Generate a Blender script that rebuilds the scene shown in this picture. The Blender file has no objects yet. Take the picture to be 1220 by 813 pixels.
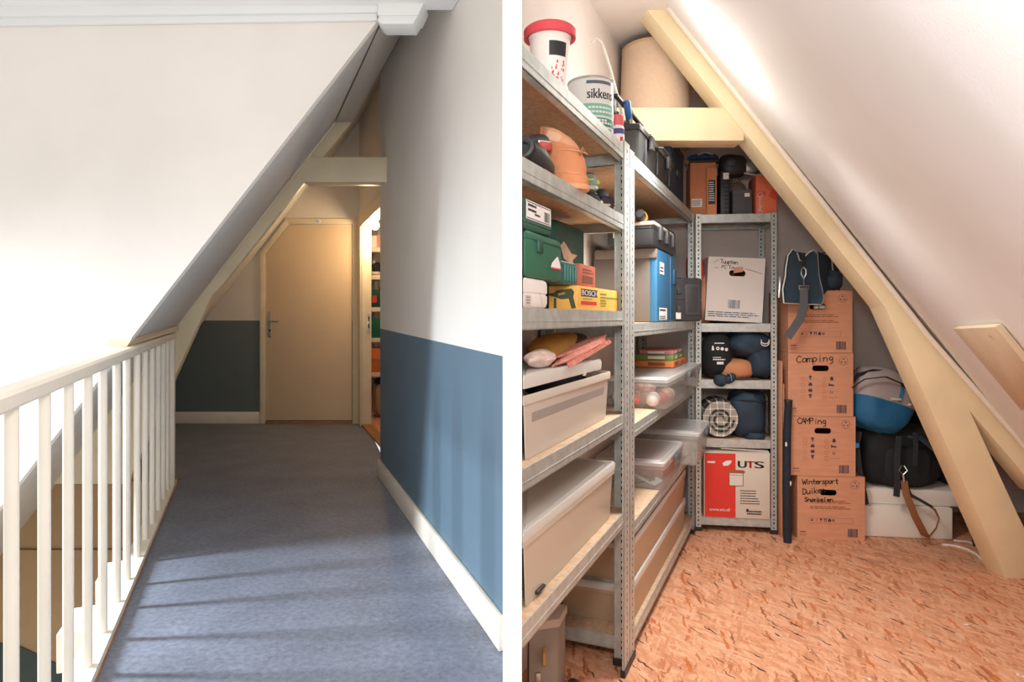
import bpy, bmesh, math, random
from mathutils import Vector, Matrix
R = math.radians
SC = bpy.context.scene
COL = SC.collection
random.seed(7)
F = 800.0; PX = 610.0; PY = 378.0; EYE = 1.15     # focal length in pixels, principal point, eye height

# ------------------------------------------------------------------ materials
def lin(h):
    h = h.lstrip('#'); o = []
    for i in (0, 2, 4):
        c = int(h[i:i+2], 16) / 255
        o.append(c / 12.92 if c <= .04045 else ((c + .055) / 1.055) ** 2.4)
    return (*o, 1)
MATS = {}
def mat(name, col, rough=.6, metal=0, var=0.0, scale=8, bump=0.0, bscale=60, spec=.5, col2=None, alpha=1, emit=0, stretch=None):
    if name in MATS: return MATS[name]
    m = bpy.data.materials.new(name); m.use_nodes = True
    nt = m.node_tree; b = nt.nodes['Principled BSDF']
    b.inputs['Roughness'].default_value = rough; b.inputs['Metallic'].default_value = metal
    b.inputs['Specular IOR Level'].default_value = spec
    b.inputs['Base Color'].default_value = lin(col)
    tc = nt.nodes.new('ShaderNodeTexCoord'); src = tc.outputs['Object']
    if stretch:
        mp = nt.nodes.new('ShaderNodeMapping'); mp.inputs['Scale'].default_value = stretch
        nt.links.new(src, mp.inputs[0]); src = mp.outputs[0]
    if var or col2:
        n = nt.nodes.new('ShaderNodeTexNoise'); n.inputs['Scale'].default_value = scale; n.inputs['Detail'].default_value = 5
        nt.links.new(src, n.inputs['Vector'])
        r = nt.nodes.new('ShaderNodeValToRGB')
        c = lin(col)
        if col2: a, d = c, lin(col2)
        else:
            a = tuple(max(0, x * (1 - var)) for x in c[:3]) + (1,); d = tuple(min(1, x * (1 + var)) for x in c[:3]) + (1,)
        r.color_ramp.elements[0].position = .35; r.color_ramp.elements[1].position = .65
        r.color_ramp.elements[0].color = a; r.color_ramp.elements[1].color = d
        nt.links.new(n.outputs['Fac'], r.inputs[0]); nt.links.new(r.outputs[0], b.inputs['Base Color'])
    if bump:
        n2 = nt.nodes.new('ShaderNodeTexNoise'); n2.inputs['Scale'].default_value = bscale; n2.inputs['Detail'].default_value = 4
        nt.links.new(src, n2.inputs['Vector'])
        bp = nt.nodes.new('ShaderNodeBump'); bp.inputs['Strength'].default_value = bump; bp.inputs['Distance'].default_value = .02
        nt.links.new(n2.outputs['Fac'], bp.inputs['Height']); nt.links.new(bp.outputs[0], b.inputs['Normal'])
    if alpha < 1: b.inputs['Alpha'].default_value = alpha
    if emit:
        b.inputs['Emission Color'].default_value = lin(col); b.inputs['Emission Strength'].default_value = emit
    MATS[name] = m
    return m

def dado_mat(name, white, blue, h0, k=0, y0=0):
    m = bpy.data.materials.new(name); m.use_nodes = True; nt = m.node_tree; b = nt.nodes['Principled BSDF']
    b.inputs['Roughness'].default_value = .55
    g = nt.nodes.new('ShaderNodeNewGeometry'); s = nt.nodes.new('ShaderNodeSeparateXYZ'); nt.links.new(g.outputs['Position'], s.inputs[0])
    ma = nt.nodes.new('ShaderNodeMath'); ma.operation = 'MULTIPLY_ADD'; nt.links.new(s.outputs['Y'], ma.inputs[0]); ma.inputs[1].default_value = -k; nt.links.new(s.outputs['Z'], ma.inputs[2])
    gt = nt.nodes.new('ShaderNodeMath'); gt.operation = 'GREATER_THAN'; nt.links.new(ma.outputs[0], gt.inputs[0]); gt.inputs[1].default_value = h0 - k * y0
    n = nt.nodes.new('ShaderNodeTexNoise'); n.inputs['Scale'].default_value = 3; nt.links.new(g.outputs['Position'], n.inputs['Vector'])
    mx = nt.nodes.new('ShaderNodeMix'); mx.data_type = 'RGBA'; nt.links.new(gt.outputs[0], mx.inputs[0])
    mx.inputs[6].default_value = lin(blue); mx.inputs[7].default_value = lin(white)
    mm = nt.nodes.new('ShaderNodeMix'); mm.data_type = 'RGBA'; mm.blend_type = 'MULTIPLY'; mm.inputs[0].default_value = .12
    nt.links.new(mx.outputs[2], mm.inputs[6]); nt.links.new(n.outputs['Fac'], mm.inputs[7]); nt.links.new(mm.outputs[2], b.inputs['Base Color'])
    n2 = nt.nodes.new('ShaderNodeTexNoise'); n2.inputs['Scale'].default_value = 160; nt.links.new(g.outputs['Position'], n2.inputs['Vector'])
    bp = nt.nodes.new('ShaderNodeBump'); bp.inputs['Strength'].default_value = .12; bp.inputs['Distance'].default_value = .01
    nt.links.new(n2.outputs['Fac'], bp.inputs['Height']); nt.links.new(bp.outputs[0], b.inputs['Normal'])
    return m

def lino_mat():
    m = bpy.data.materials.new('linoleum'); m.use_nodes = True; nt = m.node_tree; b = nt.nodes['Principled BSDF']
    tc = nt.nodes.new('ShaderNodeTexCoord')
    a = nt.nodes.new('ShaderNodeTexNoise'); a.inputs['Scale'].default_value = 42; a.inputs['Detail'].default_value = 6; a.inputs['Roughness'].default_value = .7
    c = nt.nodes.new('ShaderNodeTexNoise'); c.inputs['Scale'].default_value = 3.5; c.inputs['Detail'].default_value = 4
    nt.links.new(tc.outputs['Object'], a.inputs['Vector']); nt.links.new(tc.outputs['Object'], c.inputs['Vector'])
    r = nt.nodes.new('ShaderNodeValToRGB'); e = r.color_ramp.elements
    e[0].position = .3; e[0].color = lin('#666c7c'); e[1].position = .7; e[1].color = lin('#8e94a4')
    nt.links.new(a.outputs['Fac'], r.inputs[0])
    r2 = nt.nodes.new('ShaderNodeValToRGB'); e = r2.color_ramp.elements
    e[0].position = .3; e[0].color = (.78, .78, .78, 1); e[1].position = .68; e[1].color = (1, 1, 1, 1)
    nt.links.new(c.outputs['Fac'], r2.inputs[0])
    mx = nt.nodes.new('ShaderNodeMix'); mx.data_type = 'RGBA'; mx.blend_type = 'MULTIPLY'; mx.inputs[0].default_value = 1
    nt.links.new(r.outputs[0], mx.inputs[6]); nt.links.new(r2.outputs[0], mx.inputs[7])
    # scuffs: thin dark scratches
    mp = nt.nodes.new('ShaderNodeMapping'); mp.inputs['Scale'].default_value = (9, 1.6, 1); mp.inputs['Rotation'].default_value = (0, 0, .5)
    nt.links.new(tc.outputs['Object'], mp.inputs[0])
    v = nt.nodes.new('ShaderNodeTexVoronoi'); v.inputs['Scale'].default_value = 2.2; nt.links.new(mp.outputs[0], v.inputs['Vector'])
    r3 = nt.nodes.new('ShaderNodeValToRGB'); e = r3.color_ramp.elements
    e[0].position = .015; e[0].color = (.45, .45, .45, 1); e[1].position = .05; e[1].color = (1, 1, 1, 1)
    nt.links.new(v.outputs['Distance'], r3.inputs[0])
    m2 = nt.nodes.new('ShaderNodeMix'); m2.data_type = 'RGBA'; m2.blend_type = 'MULTIPLY'; m2.inputs[0].default_value = 1
    nt.links.new(mx.outputs[2], m2.inputs[6]); nt.links.new(r3.outputs[0], m2.inputs[7]); nt.links.new(m2.outputs[2], b.inputs['Base Color'])
    b.inputs['Roughness'].default_value = .5; b.inputs['Specular IOR Level'].default_value = .35
    return m

def osb_mat(name='strand_board', base=('#d8936d', '#e6a680', '#efba97')):
    m = bpy.data.materials.new(name); m.use_nodes = True; nt = m.node_tree; b = nt.nodes['Principled BSDF']
    b.inputs['Roughness'].default_value = .62; b.inputs['Specular IOR Level'].default_value = .3
    tc = nt.nodes.new('ShaderNodeTexCoord')
    def flakes(rot, sx, sy, sc, seed):
        # wobble the coordinates so that the strands get ragged ends
        wn = nt.nodes.new('ShaderNodeTexNoise'); wn.inputs['Scale'].default_value = 40; nt.links.new(tc.outputs['Object'], wn.inputs['Vector'])
        va = nt.nodes.new('ShaderNodeVectorMath'); va.operation = 'MULTIPLY_ADD'; va.inputs[1].default_value = (.022, .022, 0)
        nt.links.new(wn.outputs['Color'], va.inputs[0]); nt.links.new(tc.outputs['Object'], va.inputs[2])
        mp = nt.nodes.new('ShaderNodeMapping'); mp.inputs['Rotation'].default_value = (0, 0, rot); mp.inputs['Location'].default_value = (seed, seed * .7, 0)
        mp.inputs['Scale'].default_value = (sx, sy, 1); mp.vector_type = 'TEXTURE'
        mp.inputs['Scale'].default_value = (1 / sx, 1 / sy, 1)
        nt.links.new(va.outputs[0], mp.inputs[0])
        v = nt.nodes.new('ShaderNodeTexVoronoi'); v.inputs['Scale'].default_value = sc; nt.links.new(mp.outputs[0], v.inputs['Vector'])
        return v
    def ramp(src, stops, interp='LINEAR'):
        r = nt.nodes.new('ShaderNodeValToRGB'); r.color_ramp.interpolation = interp
        e = r.color_ramp.elements
        while len(e) < len(stops): e.new(.5)
        for el, (p, c) in zip(e, stops): el.position = p; el.color = lin(c) if isinstance(c, str) else (c, c, c, 1)
        nt.links.new(src, r.inputs[0]); return r.outputs[0]
    def bw(v):
        s = nt.nodes.new('ShaderNodeSeparateColor'); nt.links.new(v.outputs['Color'], s.inputs[0]); return s
    def mix(fac, a, c, mode='MIX'):
        x = nt.nodes.new('ShaderNodeMix'); x.data_type = 'RGBA'; x.blend_type = mode
        if isinstance(fac, float): x.inputs[0].default_value = fac
        else: nt.links.new(fac, x.inputs[0])
        nt.links.new(a, x.inputs[6])
        if isinstance(c, str): x.inputs[7].default_value = lin(c)
        else: nt.links.new(c, x.inputs[7])
        return x.outputs[2]
    v1 = flakes(.2, 76, 10, 1, 0); v2 = flakes(-.4, 90, 12, 1, 3.3); v3 = flakes(.8, 70, 14, 1, 9.1); v4 = flakes(-.12, 105, 12, 1, 5.7)
    c1 = ramp(bw(v1).outputs[0], [(0, base[0]), (.35, base[1]), (.75, base[1]), (1, base[2])])
    c2 = ramp(bw(v2).outputs[1], [(0, '#c47a50'), (.3, base[1]), (.8, base[2]), (1, '#d9946a')])
    m1 = ramp(bw(v2).outputs[0], [(.5, 0), (.52, 1)])
    col = mix(m1, c1, c2)
    c3 = ramp(bw(v3).outputs[1], [(0, base[0]), (.4, base[1]), (1, base[2])])
    m2 = ramp(bw(v3).outputs[0], [(.6, 0), (.62, 1)])
    col = mix(m2, col, c3)
    # red-brown and dark strands
    md = ramp(bw(v4).outputs[0], [(.94, 0), (.95, 1)])
    cd = ramp(bw(v4).outputs[1], [(0, '#8a5c40'), (.2, '#b06f4a'), (.45, '#cc6f3e'), (1, '#d68352')])
    col = mix(md, col, cd)
    v5 = flakes(.45, 180, 18, 1, 12.3)
    md2 = ramp(bw(v5).outputs[0], [(.982, 0), (.986, 1)])
    col = mix(md2, col, '#4b3a30')
    # crevices between the strands
    ed = ramp(v1.outputs['Distance'], [(.45, 1.0), (.8, .82)])
    col = mix(.8, col, ed, 'MULTIPLY')
    fn = nt.nodes.new('ShaderNodeTexNoise'); fn.inputs['Scale'].default_value = 130; fn.inputs['Detail'].default_value = 5; nt.links.new(tc.outputs['Object'], fn.inputs['Vector'])
    col = mix(.5, col, ramp(fn.outputs['Fac'], [(.3, .72), (.7, 1.0)]), 'MULTIPLY')
    # white paint spots
    pn = nt.nodes.new('ShaderNodeTexNoise'); pn.inputs['Scale'].default_value = 9; pn.inputs['Detail'].default_value = 6; pn.inputs['Roughness'].default_value = .62; nt.links.new(tc.outputs['Object'], pn.inputs['Vector'])
    col = mix(ramp(pn.outputs['Fac'], [(.672, 0), (.695, 1)]), col, '#f0e2d6')
    nt.links.new(col, b.inputs['Base Color'])
    bp = nt.nodes.new('ShaderNodeBump'); bp.inputs['Strength'].default_value = .25; bp.inputs['Distance'].default_value = .01
    nt.links.new(bw(v2).outputs[0], bp.inputs['Height']); nt.links.new(bp.outputs[0], b.inputs['Normal'])
    return m

def plaid_mat():
    m = bpy.data.materials.new('plaid'); m.use_nodes = True; nt = m.node_tree; b = nt.nodes['Principled BSDF']; b.inputs['Roughness'].default_value = .95
    tc = nt.nodes.new('ShaderNodeTexCoord'); col = None
    for ax in ('X', 'Y', 'Z'):
        w = nt.nodes.new('ShaderNodeTexWave'); w.bands_direction = ax; w.inputs['Scale'].default_value = 9 if ax != 'Y' else 5; w.inputs['Distortion'].default_value = 1.2; nt.links.new(tc.outputs['Object'], w.inputs['Vector'])
        r = nt.nodes.new('ShaderNodeValToRGB'); e = r.color_ramp.elements; e[0].position = .93; e[0].color = (.0, .0, .0, 1); e[1].position = .97; e[1].color = (.35, .33, .29, 1)
        nt.links.new(w.outputs['Fac'], r.inputs[0])
        if col is None: col = r.outputs[0]
        else:
            x = nt.nodes.new('ShaderNodeMix'); x.data_type = 'RGBA'; x.blend_type = 'ADD'; x.inputs[0].default_value = 1
            nt.links.new(col, x.inputs[6]); nt.links.new(r.outputs[0], x.inputs[7]); col = x.outputs[2]
    x = nt.nodes.new('ShaderNodeMix'); x.data_type = 'RGBA'; x.blend_type = 'ADD'; x.inputs[0].default_value = 1
    nt.links.new(col, x.inputs[6]); x.inputs[7].default_value = lin('#34332f'); nt.links.new(x.outputs[2], b.inputs['Base Color'])
    MATS['plaid'] = m; return m

def plastic_clear(name, col, op=.5, rough=.25):
    if name in MATS: return MATS[name]
    m = bpy.data.materials.new(name); m.use_nodes = True; nt = m.node_tree; b = nt.nodes['Principled BSDF']
    b.inputs['Base Color'].default_value = lin(col); b.inputs['Roughness'].default_value = rough
    b.inputs['Subsurface Weight'].default_value = 0
    tr = nt.nodes.new('ShaderNodeBsdfTransparent'); tr.inputs[0].default_value = tuple(min(1, .55 + .45 * c) for c in lin(col)[:3]) + (1,)
    mx = nt.nodes.new('ShaderNodeMixShader'); mx.inputs[0].default_value = op
    nt.links.new(tr.outputs[0], mx.inputs[1]); nt.links.new(b.outputs[0], mx.inputs[2])
    nt.links.new(mx.outputs[0], nt.nodes['Material Output'].inputs['Surface'])
    MATS[name] = m; return m

# ------------------------------------------------------------------ mesh builder
class MB:
    def __init__(s): s.v = []; s.f = []; s.mi = []
    def add(s, vs, fs, mi=0, M=None):
        n = len(s.v)
        s.v += [tuple(M @ Vector(p)) if M else tuple(p) for p in vs]
        s.f += [tuple(i + n for i in f) for f in fs]; s.mi += [mi] * len(fs)
        return s
    def bm(s, bm, mi=0, M=None):
        bm.verts.index_update()
        return s.add([v.co.copy() for v in bm.verts], [[v.index for v in f.verts] for f in bm.faces], mi, M)
    def box(s, lo, hi, mi=0, bev=0, seg=2, M=None):
        b = bmesh.new(); bmesh.ops.create_cube(b, size=1)
        c = [(lo[i] + hi[i]) / 2 for i in range(3)]; d = [abs(hi[i] - lo[i]) for i in range(3)]
        for v in b.verts: v.co = Vector((c[0] + v.co.x * d[0], c[1] + v.co.y * d[1], c[2] + v.co.z * d[2]))
        if bev: bmesh.ops.bevel(b, geom=b.edges[:], offset=min(bev, min(d) * .49), segments=seg, affect='EDGES', profile=.5)
        s.bm(b, mi, M); b.free(); return s
    def prism(s, poly, vec, mi=0, bev=0, M=None):
        # closed polygon (3D points in one plane) pushed along vec
        b = bmesh.new(); vec = Vector(vec); n = len(poly)
        A = [b.verts.new(p) for p in poly]; B = [b.verts.new(Vector(p) + vec) for p in poly]
        b.faces.new(A); b.faces.new(B[::-1])
        for i in range(n): b.faces.new((A[i], B[i], B[(i + 1) % n], A[(i + 1) % n]))
        bmesh.ops.recalc_face_normals(b, faces=b.faces[:])
        if bev: bmesh.ops.bevel(b, geom=b.edges[:], offset=bev, segments=2, affect='EDGES', profile=.5)
        bmesh.ops.triangulate(b, faces=[f for f in b.faces if len(f.verts) > 4])
        s.bm(b, mi, M); b.free(); return s
    def plan(s, poly, z0, z1, mi=0, bev=0): return s.prism([(x, y, z0) for x, y in poly], (0, 0, z1 - z0), mi, bev)
    def loft(s, rings, mi=0, cap=True, closed=True, M=None):
        n = len(rings[0]); vs = [p for r in rings for p in r]; fs = []
        for k in range(len(rings) - 1):
            for i in range(n if closed else n - 1):
                j = (i + 1) % n; fs.append((k * n + i, k * n + j, (k + 1) * n + j, (k + 1) * n + i))
        if cap: fs.append(tuple(range(n))[::-1]); fs.append(tuple((len(rings) - 1) * n + i for i in range(n)))
        return s.add(vs, fs, mi, M)
    def lathe(s, prof, c=(0, 0, 0), n=28, mi=0, cap=True, M=None):
        rings = [[(c[0] + r * math.cos(2 * math.pi * i / n), c[1] + r * math.sin(2 * math.pi * i / n), c[2] + z) for i in range(n)] for r, z in prof]
        return s.loft(rings, mi, cap, True, M)
    def tube(s, pts, r, n=8, mi=0, flat=None):
        # round tube along pts; flat=(w,h) gives a ribbon-like section instead
        pts = [Vector(p) for p in pts]; rings = []; up = Vector((0, 0, 1)); last = None
        for i, p in enumerate(pts):
            t = (pts[min(i + 1, len(pts) - 1)] - pts[max(i - 1, 0)]).normalized()
            if last is None:
                a = t.cross(up)
                if a.length < .05: a = t.cross(Vector((0, 1, 0)))
            else: a = last - t * last.dot(t)
            a.normalize(); last = a; b = a.cross(t)
            rr = r[i] if isinstance(r, (list, tuple)) else r
            ring = []
            for k in range(n):
                q = 2 * math.pi * k / n; ca, sa = math.cos(q), math.sin(q)
                if flat:
                    e = lambda x: math.copysign(abs(x) ** .4, x)
                    ring.append(p + a * (e(ca) * flat[0] / 2) + b * (e(sa) * flat[1] / 2))
                else: ring.append(p + a * (ca * rr) + b * (sa * rr))
            rings.append(ring)
        return s.loft(rings, mi)
    def blob(s, c, rad, e1=.8, e2=.8, noise=0, seed=0, nu=26, nv=18, mi=0, M=None, rz=0, rx=0, ry=0):
        # super-ellipsoid with soft lumps
        def sp(x, e): return math.copysign(abs(x) ** e, x)
        rnd = random.Random(seed); W = [(rnd.uniform(1.2, 4.2), rnd.uniform(1.2, 4.2), rnd.uniform(1.2, 4.2), rnd.uniform(0, 6.28)) for _ in range(6)]
        T = Matrix.Translation(c) @ Matrix.Rotation(rz, 4, 'Z') @ Matrix.Rotation(ry, 4, 'Y') @ Matrix.Rotation(rx, 4, 'X')
        if M: T = M @ T
        rings = []
        for j in range(nv + 1):
            ph = -math.pi / 2 + math.pi * j / nv; ph = max(-1.565, min(1.565, ph)); ring = []
            for i in range(nu):
                th = 2 * math.pi * i / nu
                x, y, z = sp(math.cos(ph), e1) * sp(math.cos(th), e2), sp(math.cos(ph), e1) * sp(math.sin(th), e2), sp(math.sin(ph), e1)
                k = 1 + noise * sum(math.sin(a * x * 1.5 + b * y * 1.5 + d * z * 1.5 + o) for a, b, d, o in W) / 2.4
                ring.append(T @ Vector((x * rad[0] * k, y * rad[1] * k, z * rad[2] * k)))
            rings.append(ring)
        return s.loft(rings, mi)
    def quad(s, o, r, u, w, h, mi=0):
        o, r, u = Vector(o), Vector(r).normalized(), Vector(u).normalized()
        return s.add([o, o + r * w, o + r * w + u * h, o + u * h], [(0, 1, 2, 3)], mi)
    def build(s, name, mats, parent=None, smooth=True, ang=38):
        me = bpy.data.meshes.new(name); me.from_pydata(s.v, [], s.f); 
        for m in (mats if isinstance(mats, (list, tuple)) else [mats]): me.materials.append(m)
        me.polygons.foreach_set('material_index', s.mi); me.update()
        b = bmesh.new(); b.from_mesh(me); bmesh.ops.recalc_face_normals(b, faces=b.faces[:]); b.to_mesh(me); b.free()
        if smooth: me.shade_smooth(); me.set_sharp_from_angle(angle=R(ang))
        o = bpy.data.objects.new(name, me); COL.objects.link(o)
        if parent: o.parent = parent
        return o

def thing(name, label, cat, loc=(0, 0, 0), rz=0, group=None):
    o = bpy.data.objects.new(name, None); COL.objects.link(o); o.location = loc; o.rotation_euler = (0, 0, rz)
    o.empty_display_size = .05; o['label'] = label; o['category'] = cat
    if group: o['group'] = group
    return o
def tag(o, label, cat, group=None):
    o['label'] = label; o['category'] = cat
    if group: o['group'] = group
    return o
def struct(name, mb, m, parent=None, smooth=True):
    o = mb.build(name, m, parent, smooth)
    if parent is None: o['kind'] = 'structure'
    return o

def text_mesh(txt):
    cu = bpy.data.curves.new('t', 'FONT'); cu.body = txt; cu.size = 1; cu.resolution_u = 3
    o = bpy.data.objects.new('t', cu); COL.objects.link(o)
    dg = bpy.context.evaluated_depsgraph_get(); me = bpy.data.meshes.new_from_object(o.evaluated_get(dg))
    vs = [v.co.copy() for v in me.vertices]; fs = [tuple(p.vertices) for p in me.polygons]
    bpy.data.objects.remove(o); bpy.data.curves.remove(cu); bpy.data.meshes.remove(me)
    return vs, fs
def letters(mb, txt, org, right, up, w, h, mi=0, bold=0, warp=None, shear=0):
    # writing fitted into w x h with its lower left corner at org
    vs, fs = text_mesh(txt)
    x0 = min(v.x for v in vs); x1 = max(v.x for v in vs); y0 = min(v.y for v in vs); y1 = max(v.y for v in vs)
    org, right, up = Vector(org), Vector(right).normalized(), Vector(up).normalized()
    for k in ([0] if not bold else [-bold, 0, bold]):
        out = []
        for v in vs:
            a = (v.x - x0) / (x1 - x0) * w + k; c = (v.y - y0) / (y1 - y0) * h; a += shear * c
            out.append(warp(a, c) if warp else org + right * a + up * c)
        mb.add(out, fs, mi)
    return mb
# simple pen strokes for the hand-written words
PEN = {'C': [[(.8, .85), (.45, 1), (.12, .7), (.1, .3), (.4, 0), (.8, .12)]], 'a': [[(.75, .55), (.4, .62), (.12, .35), (.3, .02), (.65, .15), (.75, .55), (.78, 0)]],
 'm': [[(.08, 0), (.1, .6), (.12, .4), (.3, .62), (.42, .45), (.42, 0)], [(.42, .42), (.62, .62), (.78, .45), (.8, 0)]], 'p': [[(.15, -.4), (.18, .6), (.55, .62), (.72, .35), (.5, .05), (.2, .1)]],
 'i': [[(.4, .6), (.42, 0)], [(.4, .85), (.44, .9)]], 'n': [[(.12, 0), (.12, .6), (.15, .4), (.45, .62), (.65, .4), (.66, 0)]], 'g': [[(.7, .55), (.35, .62), (.15, .35), (.4, .1), (.68, .3), (.7, .55), (.66, -.3), (.3, -.42)]],
 'A': [[(.05, 0), (.4, 1), (.75, 0)], [(.2, .4), (.62, .4)]], 'M': [[(.05, 0), (.1, 1), (.4, .4), (.7, 1), (.75, 0)]], 'P': [[(.12, 0), (.15, 1), (.6, .95), (.65, .6), (.15, .5)]],
 'W': [[(0, 1), (.2, 0), (.42, .7), (.6, 0), (.85, 1)]], 't': [[(.4, .95), (.38, .1), (.6, 0)], [(.12, .6), (.66, .62)]], 'e': [[(.12, .35), (.68, .38), (.5, .62), (.2, .5), (.15, .15), (.45, 0), (.7, .12)]],
 'r': [[(.15, 0), (.15, .6), (.2, .4), (.55, .62)]], 's': [[(.65, .55), (.3, .62), (.2, .42), (.6, .22), (.5, 0), (.12, .05)]], 'o': [[(.4, .6), (.12, .35), (.3, 0), (.65, .2), (.6, .55), (.4, .6)]],
 'D': [[(.12, 0), (.12, 1), (.6, .8), (.7, .4), (.4, 0), (.1, .02)]], 'u': [[(.12, .6), (.15, .1), (.45, 0), (.65, .3), (.66, .6), (.7, 0)]], 'k': [[(.15, 1), (.15, 0)], [(.6, .6), (.18, .28), (.65, 0)]],
 'S': [[(.75, .85), (.4, 1), (.15, .75), (.65, .35), (.5, 0), (.08, .1)]], 'l': [[(.35, 1), (.38, 0)]], 'T': [[(0, 1), (.75, .95)], [(.38, .97), (.4, 0)]], ' ': [], 'c': [[(.65, .5), (.35, .6), (.14, .3), (.35, .02), (.68, .1)]],
 'w': [[(.05, .6), (.2, 0), (.38, .45), (.55, 0), (.75, .6)]]}
def pen(mb, txt, org, right, up, h, adv=.8, wid=.0022, mi=0, slope=0):
    org, right, up = Vector(org), Vector(right).normalized(), Vector(up).normalized(); x = 0
    for ch in txt:
        for st in PEN.get(ch, []):
            pts = [org + right * ((x + a) * h) + up * (c * h + slope * (x + a) * h) for a, c in st]
            for p, q in zip(pts, pts[1:]):
                d = (q - p)
                if d.length < 1e-6: continue
                sd = d.normalized().cross(right.cross(up)) * wid / 2; e = d.normalized() * wid * .4
                mb.add([p - sd - e, q - sd + e, q + sd + e, p + sd - e], [(0, 1, 2, 3)], mi)
        x += adv
    return mb
def lines(mb, org, right, up, w, n, pitch, th, seed=0, mi=0, words=True):
    # rows of print too small to read
    rnd = random.Random(seed); org, right, up = Vector(org), Vector(right).normalized(), Vector(up).normalized()
    for k in range(n):
        x = 0; end = w * (rnd.uniform(.75, 1))
        while x < end:
            l = rnd.uniform(.06, .16) * w
            mb.quad(org + right * x - up * (pitch * k), right, up, min(l, end - x), th, mi); x += l + .018 * w
    return mb
def barcode(mb, org, right, up, w, h, mi=0, seed=1, n=16):
    rnd = random.Random(seed); x = 0; org, right, up = Vector(org), Vector(right).normalized(), Vector(up).normalized()
    while x < w:
        b = rnd.choice((.02, .035, .05)) * w; mb.quad(org + right * x, right, up, min(b, w - x), h, mi); x += b + rnd.choice((.015, .03, .04)) * w
    return mb
def disc(mb, c, right, up, r, n=16, mi=0, r0=0):
    c, right, up = Vector(c), Vector(right).normalized(), Vector(up).normalized()
    P = [c + right * (r * math.cos(2 * math.pi * i / n)) + up * (r * math.sin(2 * math.pi * i / n)) for i in range(n)]
    if not r0: return mb.add(P, [tuple(range(n))], mi)
    Q = [c + right * (r0 * math.cos(2 * math.pi * i / n)) + up * (r0 * math.sin(2 * math.pi * i / n)) for i in range(n)]
    return mb.add(P + Q, [(i, (i + 1) % n, n + (i + 1) % n, n + i) for i in range(n)], mi)
def poly(mb, pts, org, right, up, s=1, mi=0):
    org, right, up = Vector(org), Vector(right).normalized(), Vector(up).normalized()
    return mb.add([org + right * (a * s) + up * (c * s) for a, c in pts], [tuple(range(len(pts)))], mi)

def W(px, py, Z): return Vector(((px - PX) / F * Z, Z, EYE + (PY - py) / F * Z))   # a photo point at depth Z
def ray_plane(px, py, p, n):
    d = Vector(((px - PX) / F, 1, (PY - py) / F)); o = Vector((0, 0, EYE)); p, n = Vector(p), Vector(n)
    return o + d * ((p - o).dot(n) / d.dot(n))
def pxpoly(pts, Z): return [W(x, y, Z) for x, y in pts]

# ------------------------------------------------------------------ camera
cam = bpy.data.cameras.new('camera'); co = bpy.data.objects.new('camera', cam); COL.objects.link(co); SC.camera = co
cam.sensor_width = 36; cam.sensor_fit = 'HORIZONTAL'; cam.lens = F / 1220 * 36; cam.shift_y = (PY - 406.5) / 1220; cam.clip_start = .02
co.location = (0, 0, EYE); co.rotation_euler = (R(90), 0, 0)

# ------------------------------------------------------------------ shared materials
WHITE = mat('white_wall_paint', '#efe9e3', .7, var=.03, scale=2, bump=.06, bscale=180)
GUT = mat('bright_white_paint', '#f7f7f6', .7)
CEILW = mat('white_ceiling_paint', '#f3f3f4', .75, var=.02, scale=3, bump=.05, bscale=150)
TRIMW = mat('gloss_white_trim', '#efe6d8', .4, var=.03, scale=6)
CREAM = mat('cream_gloss_paint', '#eedfc0', .42, var=.04, scale=7, bump=.03, bscale=40)
BEAMC = mat('cream_beam_paint', '#f3e2bc', .5, var=.05, scale=5, bump=.05, bscale=50)
DOORC = mat('cream_door_paint', '#edd2ae', .45, var=.02, scale=3)
WOODT = mat('oiled_wood_sill', '#a8713f', .5, var=.2, scale=12)
GREYW = mat('grey_storage_wall', '#e4dbd5', .8, var=.05, scale=3, bump=.08, bscale=120)
STAIRB = mat('beige_stair_panel', '#b99a72', .6, var=.06, scale=3)
STAIRG = mat('grey_white_panel', '#b9b2a8', .6, var=.05, scale=3)
ZINC = mat('galvanised_steel', '#c2cac8', .42, .55, var=.12, scale=30)
ZINCD = mat('galvanised_steel_upright', '#c6ccca', .4, .5, var=.1, scale=40)
HOLE = mat('dark_hole', '#23282a', .8)
CHIP = mat('chipboard', '#c8aa8c', .75, var=.14, scale=60, bump=.08, bscale=200)
BLACK = mat('black_plastic', '#2a2b2c', .45, bump=.03, bscale=200)
DGREY = mat('dark_grey_plastic', '#45474a', .5, bump=.03, bscale=200)
STEEL = mat('brushed_steel', '#c9cbcc', .3, .9)
CARD = mat('brown_cardboard', '#d79b7a', .8, var=.05, scale=10, bump=.04, bscale=90, stretch=(1, 1, 6))
CARDI = mat('cardboard_edge', '#a8744f', .85, var=.08, scale=30)
INK = mat('navy_print', '#3a3550', .8)
INKS = mat('soft_brown_print', '#9a6a55', .85)
INKB = mat('black_marker', '#2b2624', .8)
PAPERW = mat('white_paper', '#efeeec', .7)
RED = mat('red_plastic', '#cf3b3b', .45)
NAVY = mat('navy_nylon', '#26384a', .7, var=.15, scale=10, bump=.25, bscale=14)
NAVY2 = mat('dark_navy_nylon', '#1d2735', .75, var=.15, scale=10, bump=.25, bscale=16)
BLKFAB = mat('black_fabric', '#1c2022', .85, var=.2, scale=12, bump=.25, bscale=20)
STRAP = mat('black_webbing', '#22262a', .8, bump=.1, bscale=200)
GREYST = mat('grey_webbing', '#56585c', .8, bump=.1, bscale=200)
PIPE = mat('white_piping', '#e8e4dc', .6)
GREEN = mat('green_case_plastic', '#1f6a52', .42, bump=.03, bscale=120)
GREEND = mat('dark_green_case_plastic', '#1d4a42', .45, bump=.03, bscale=120)
TEAL = mat('teal_case_plastic', '#1d5c58', .42)
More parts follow.
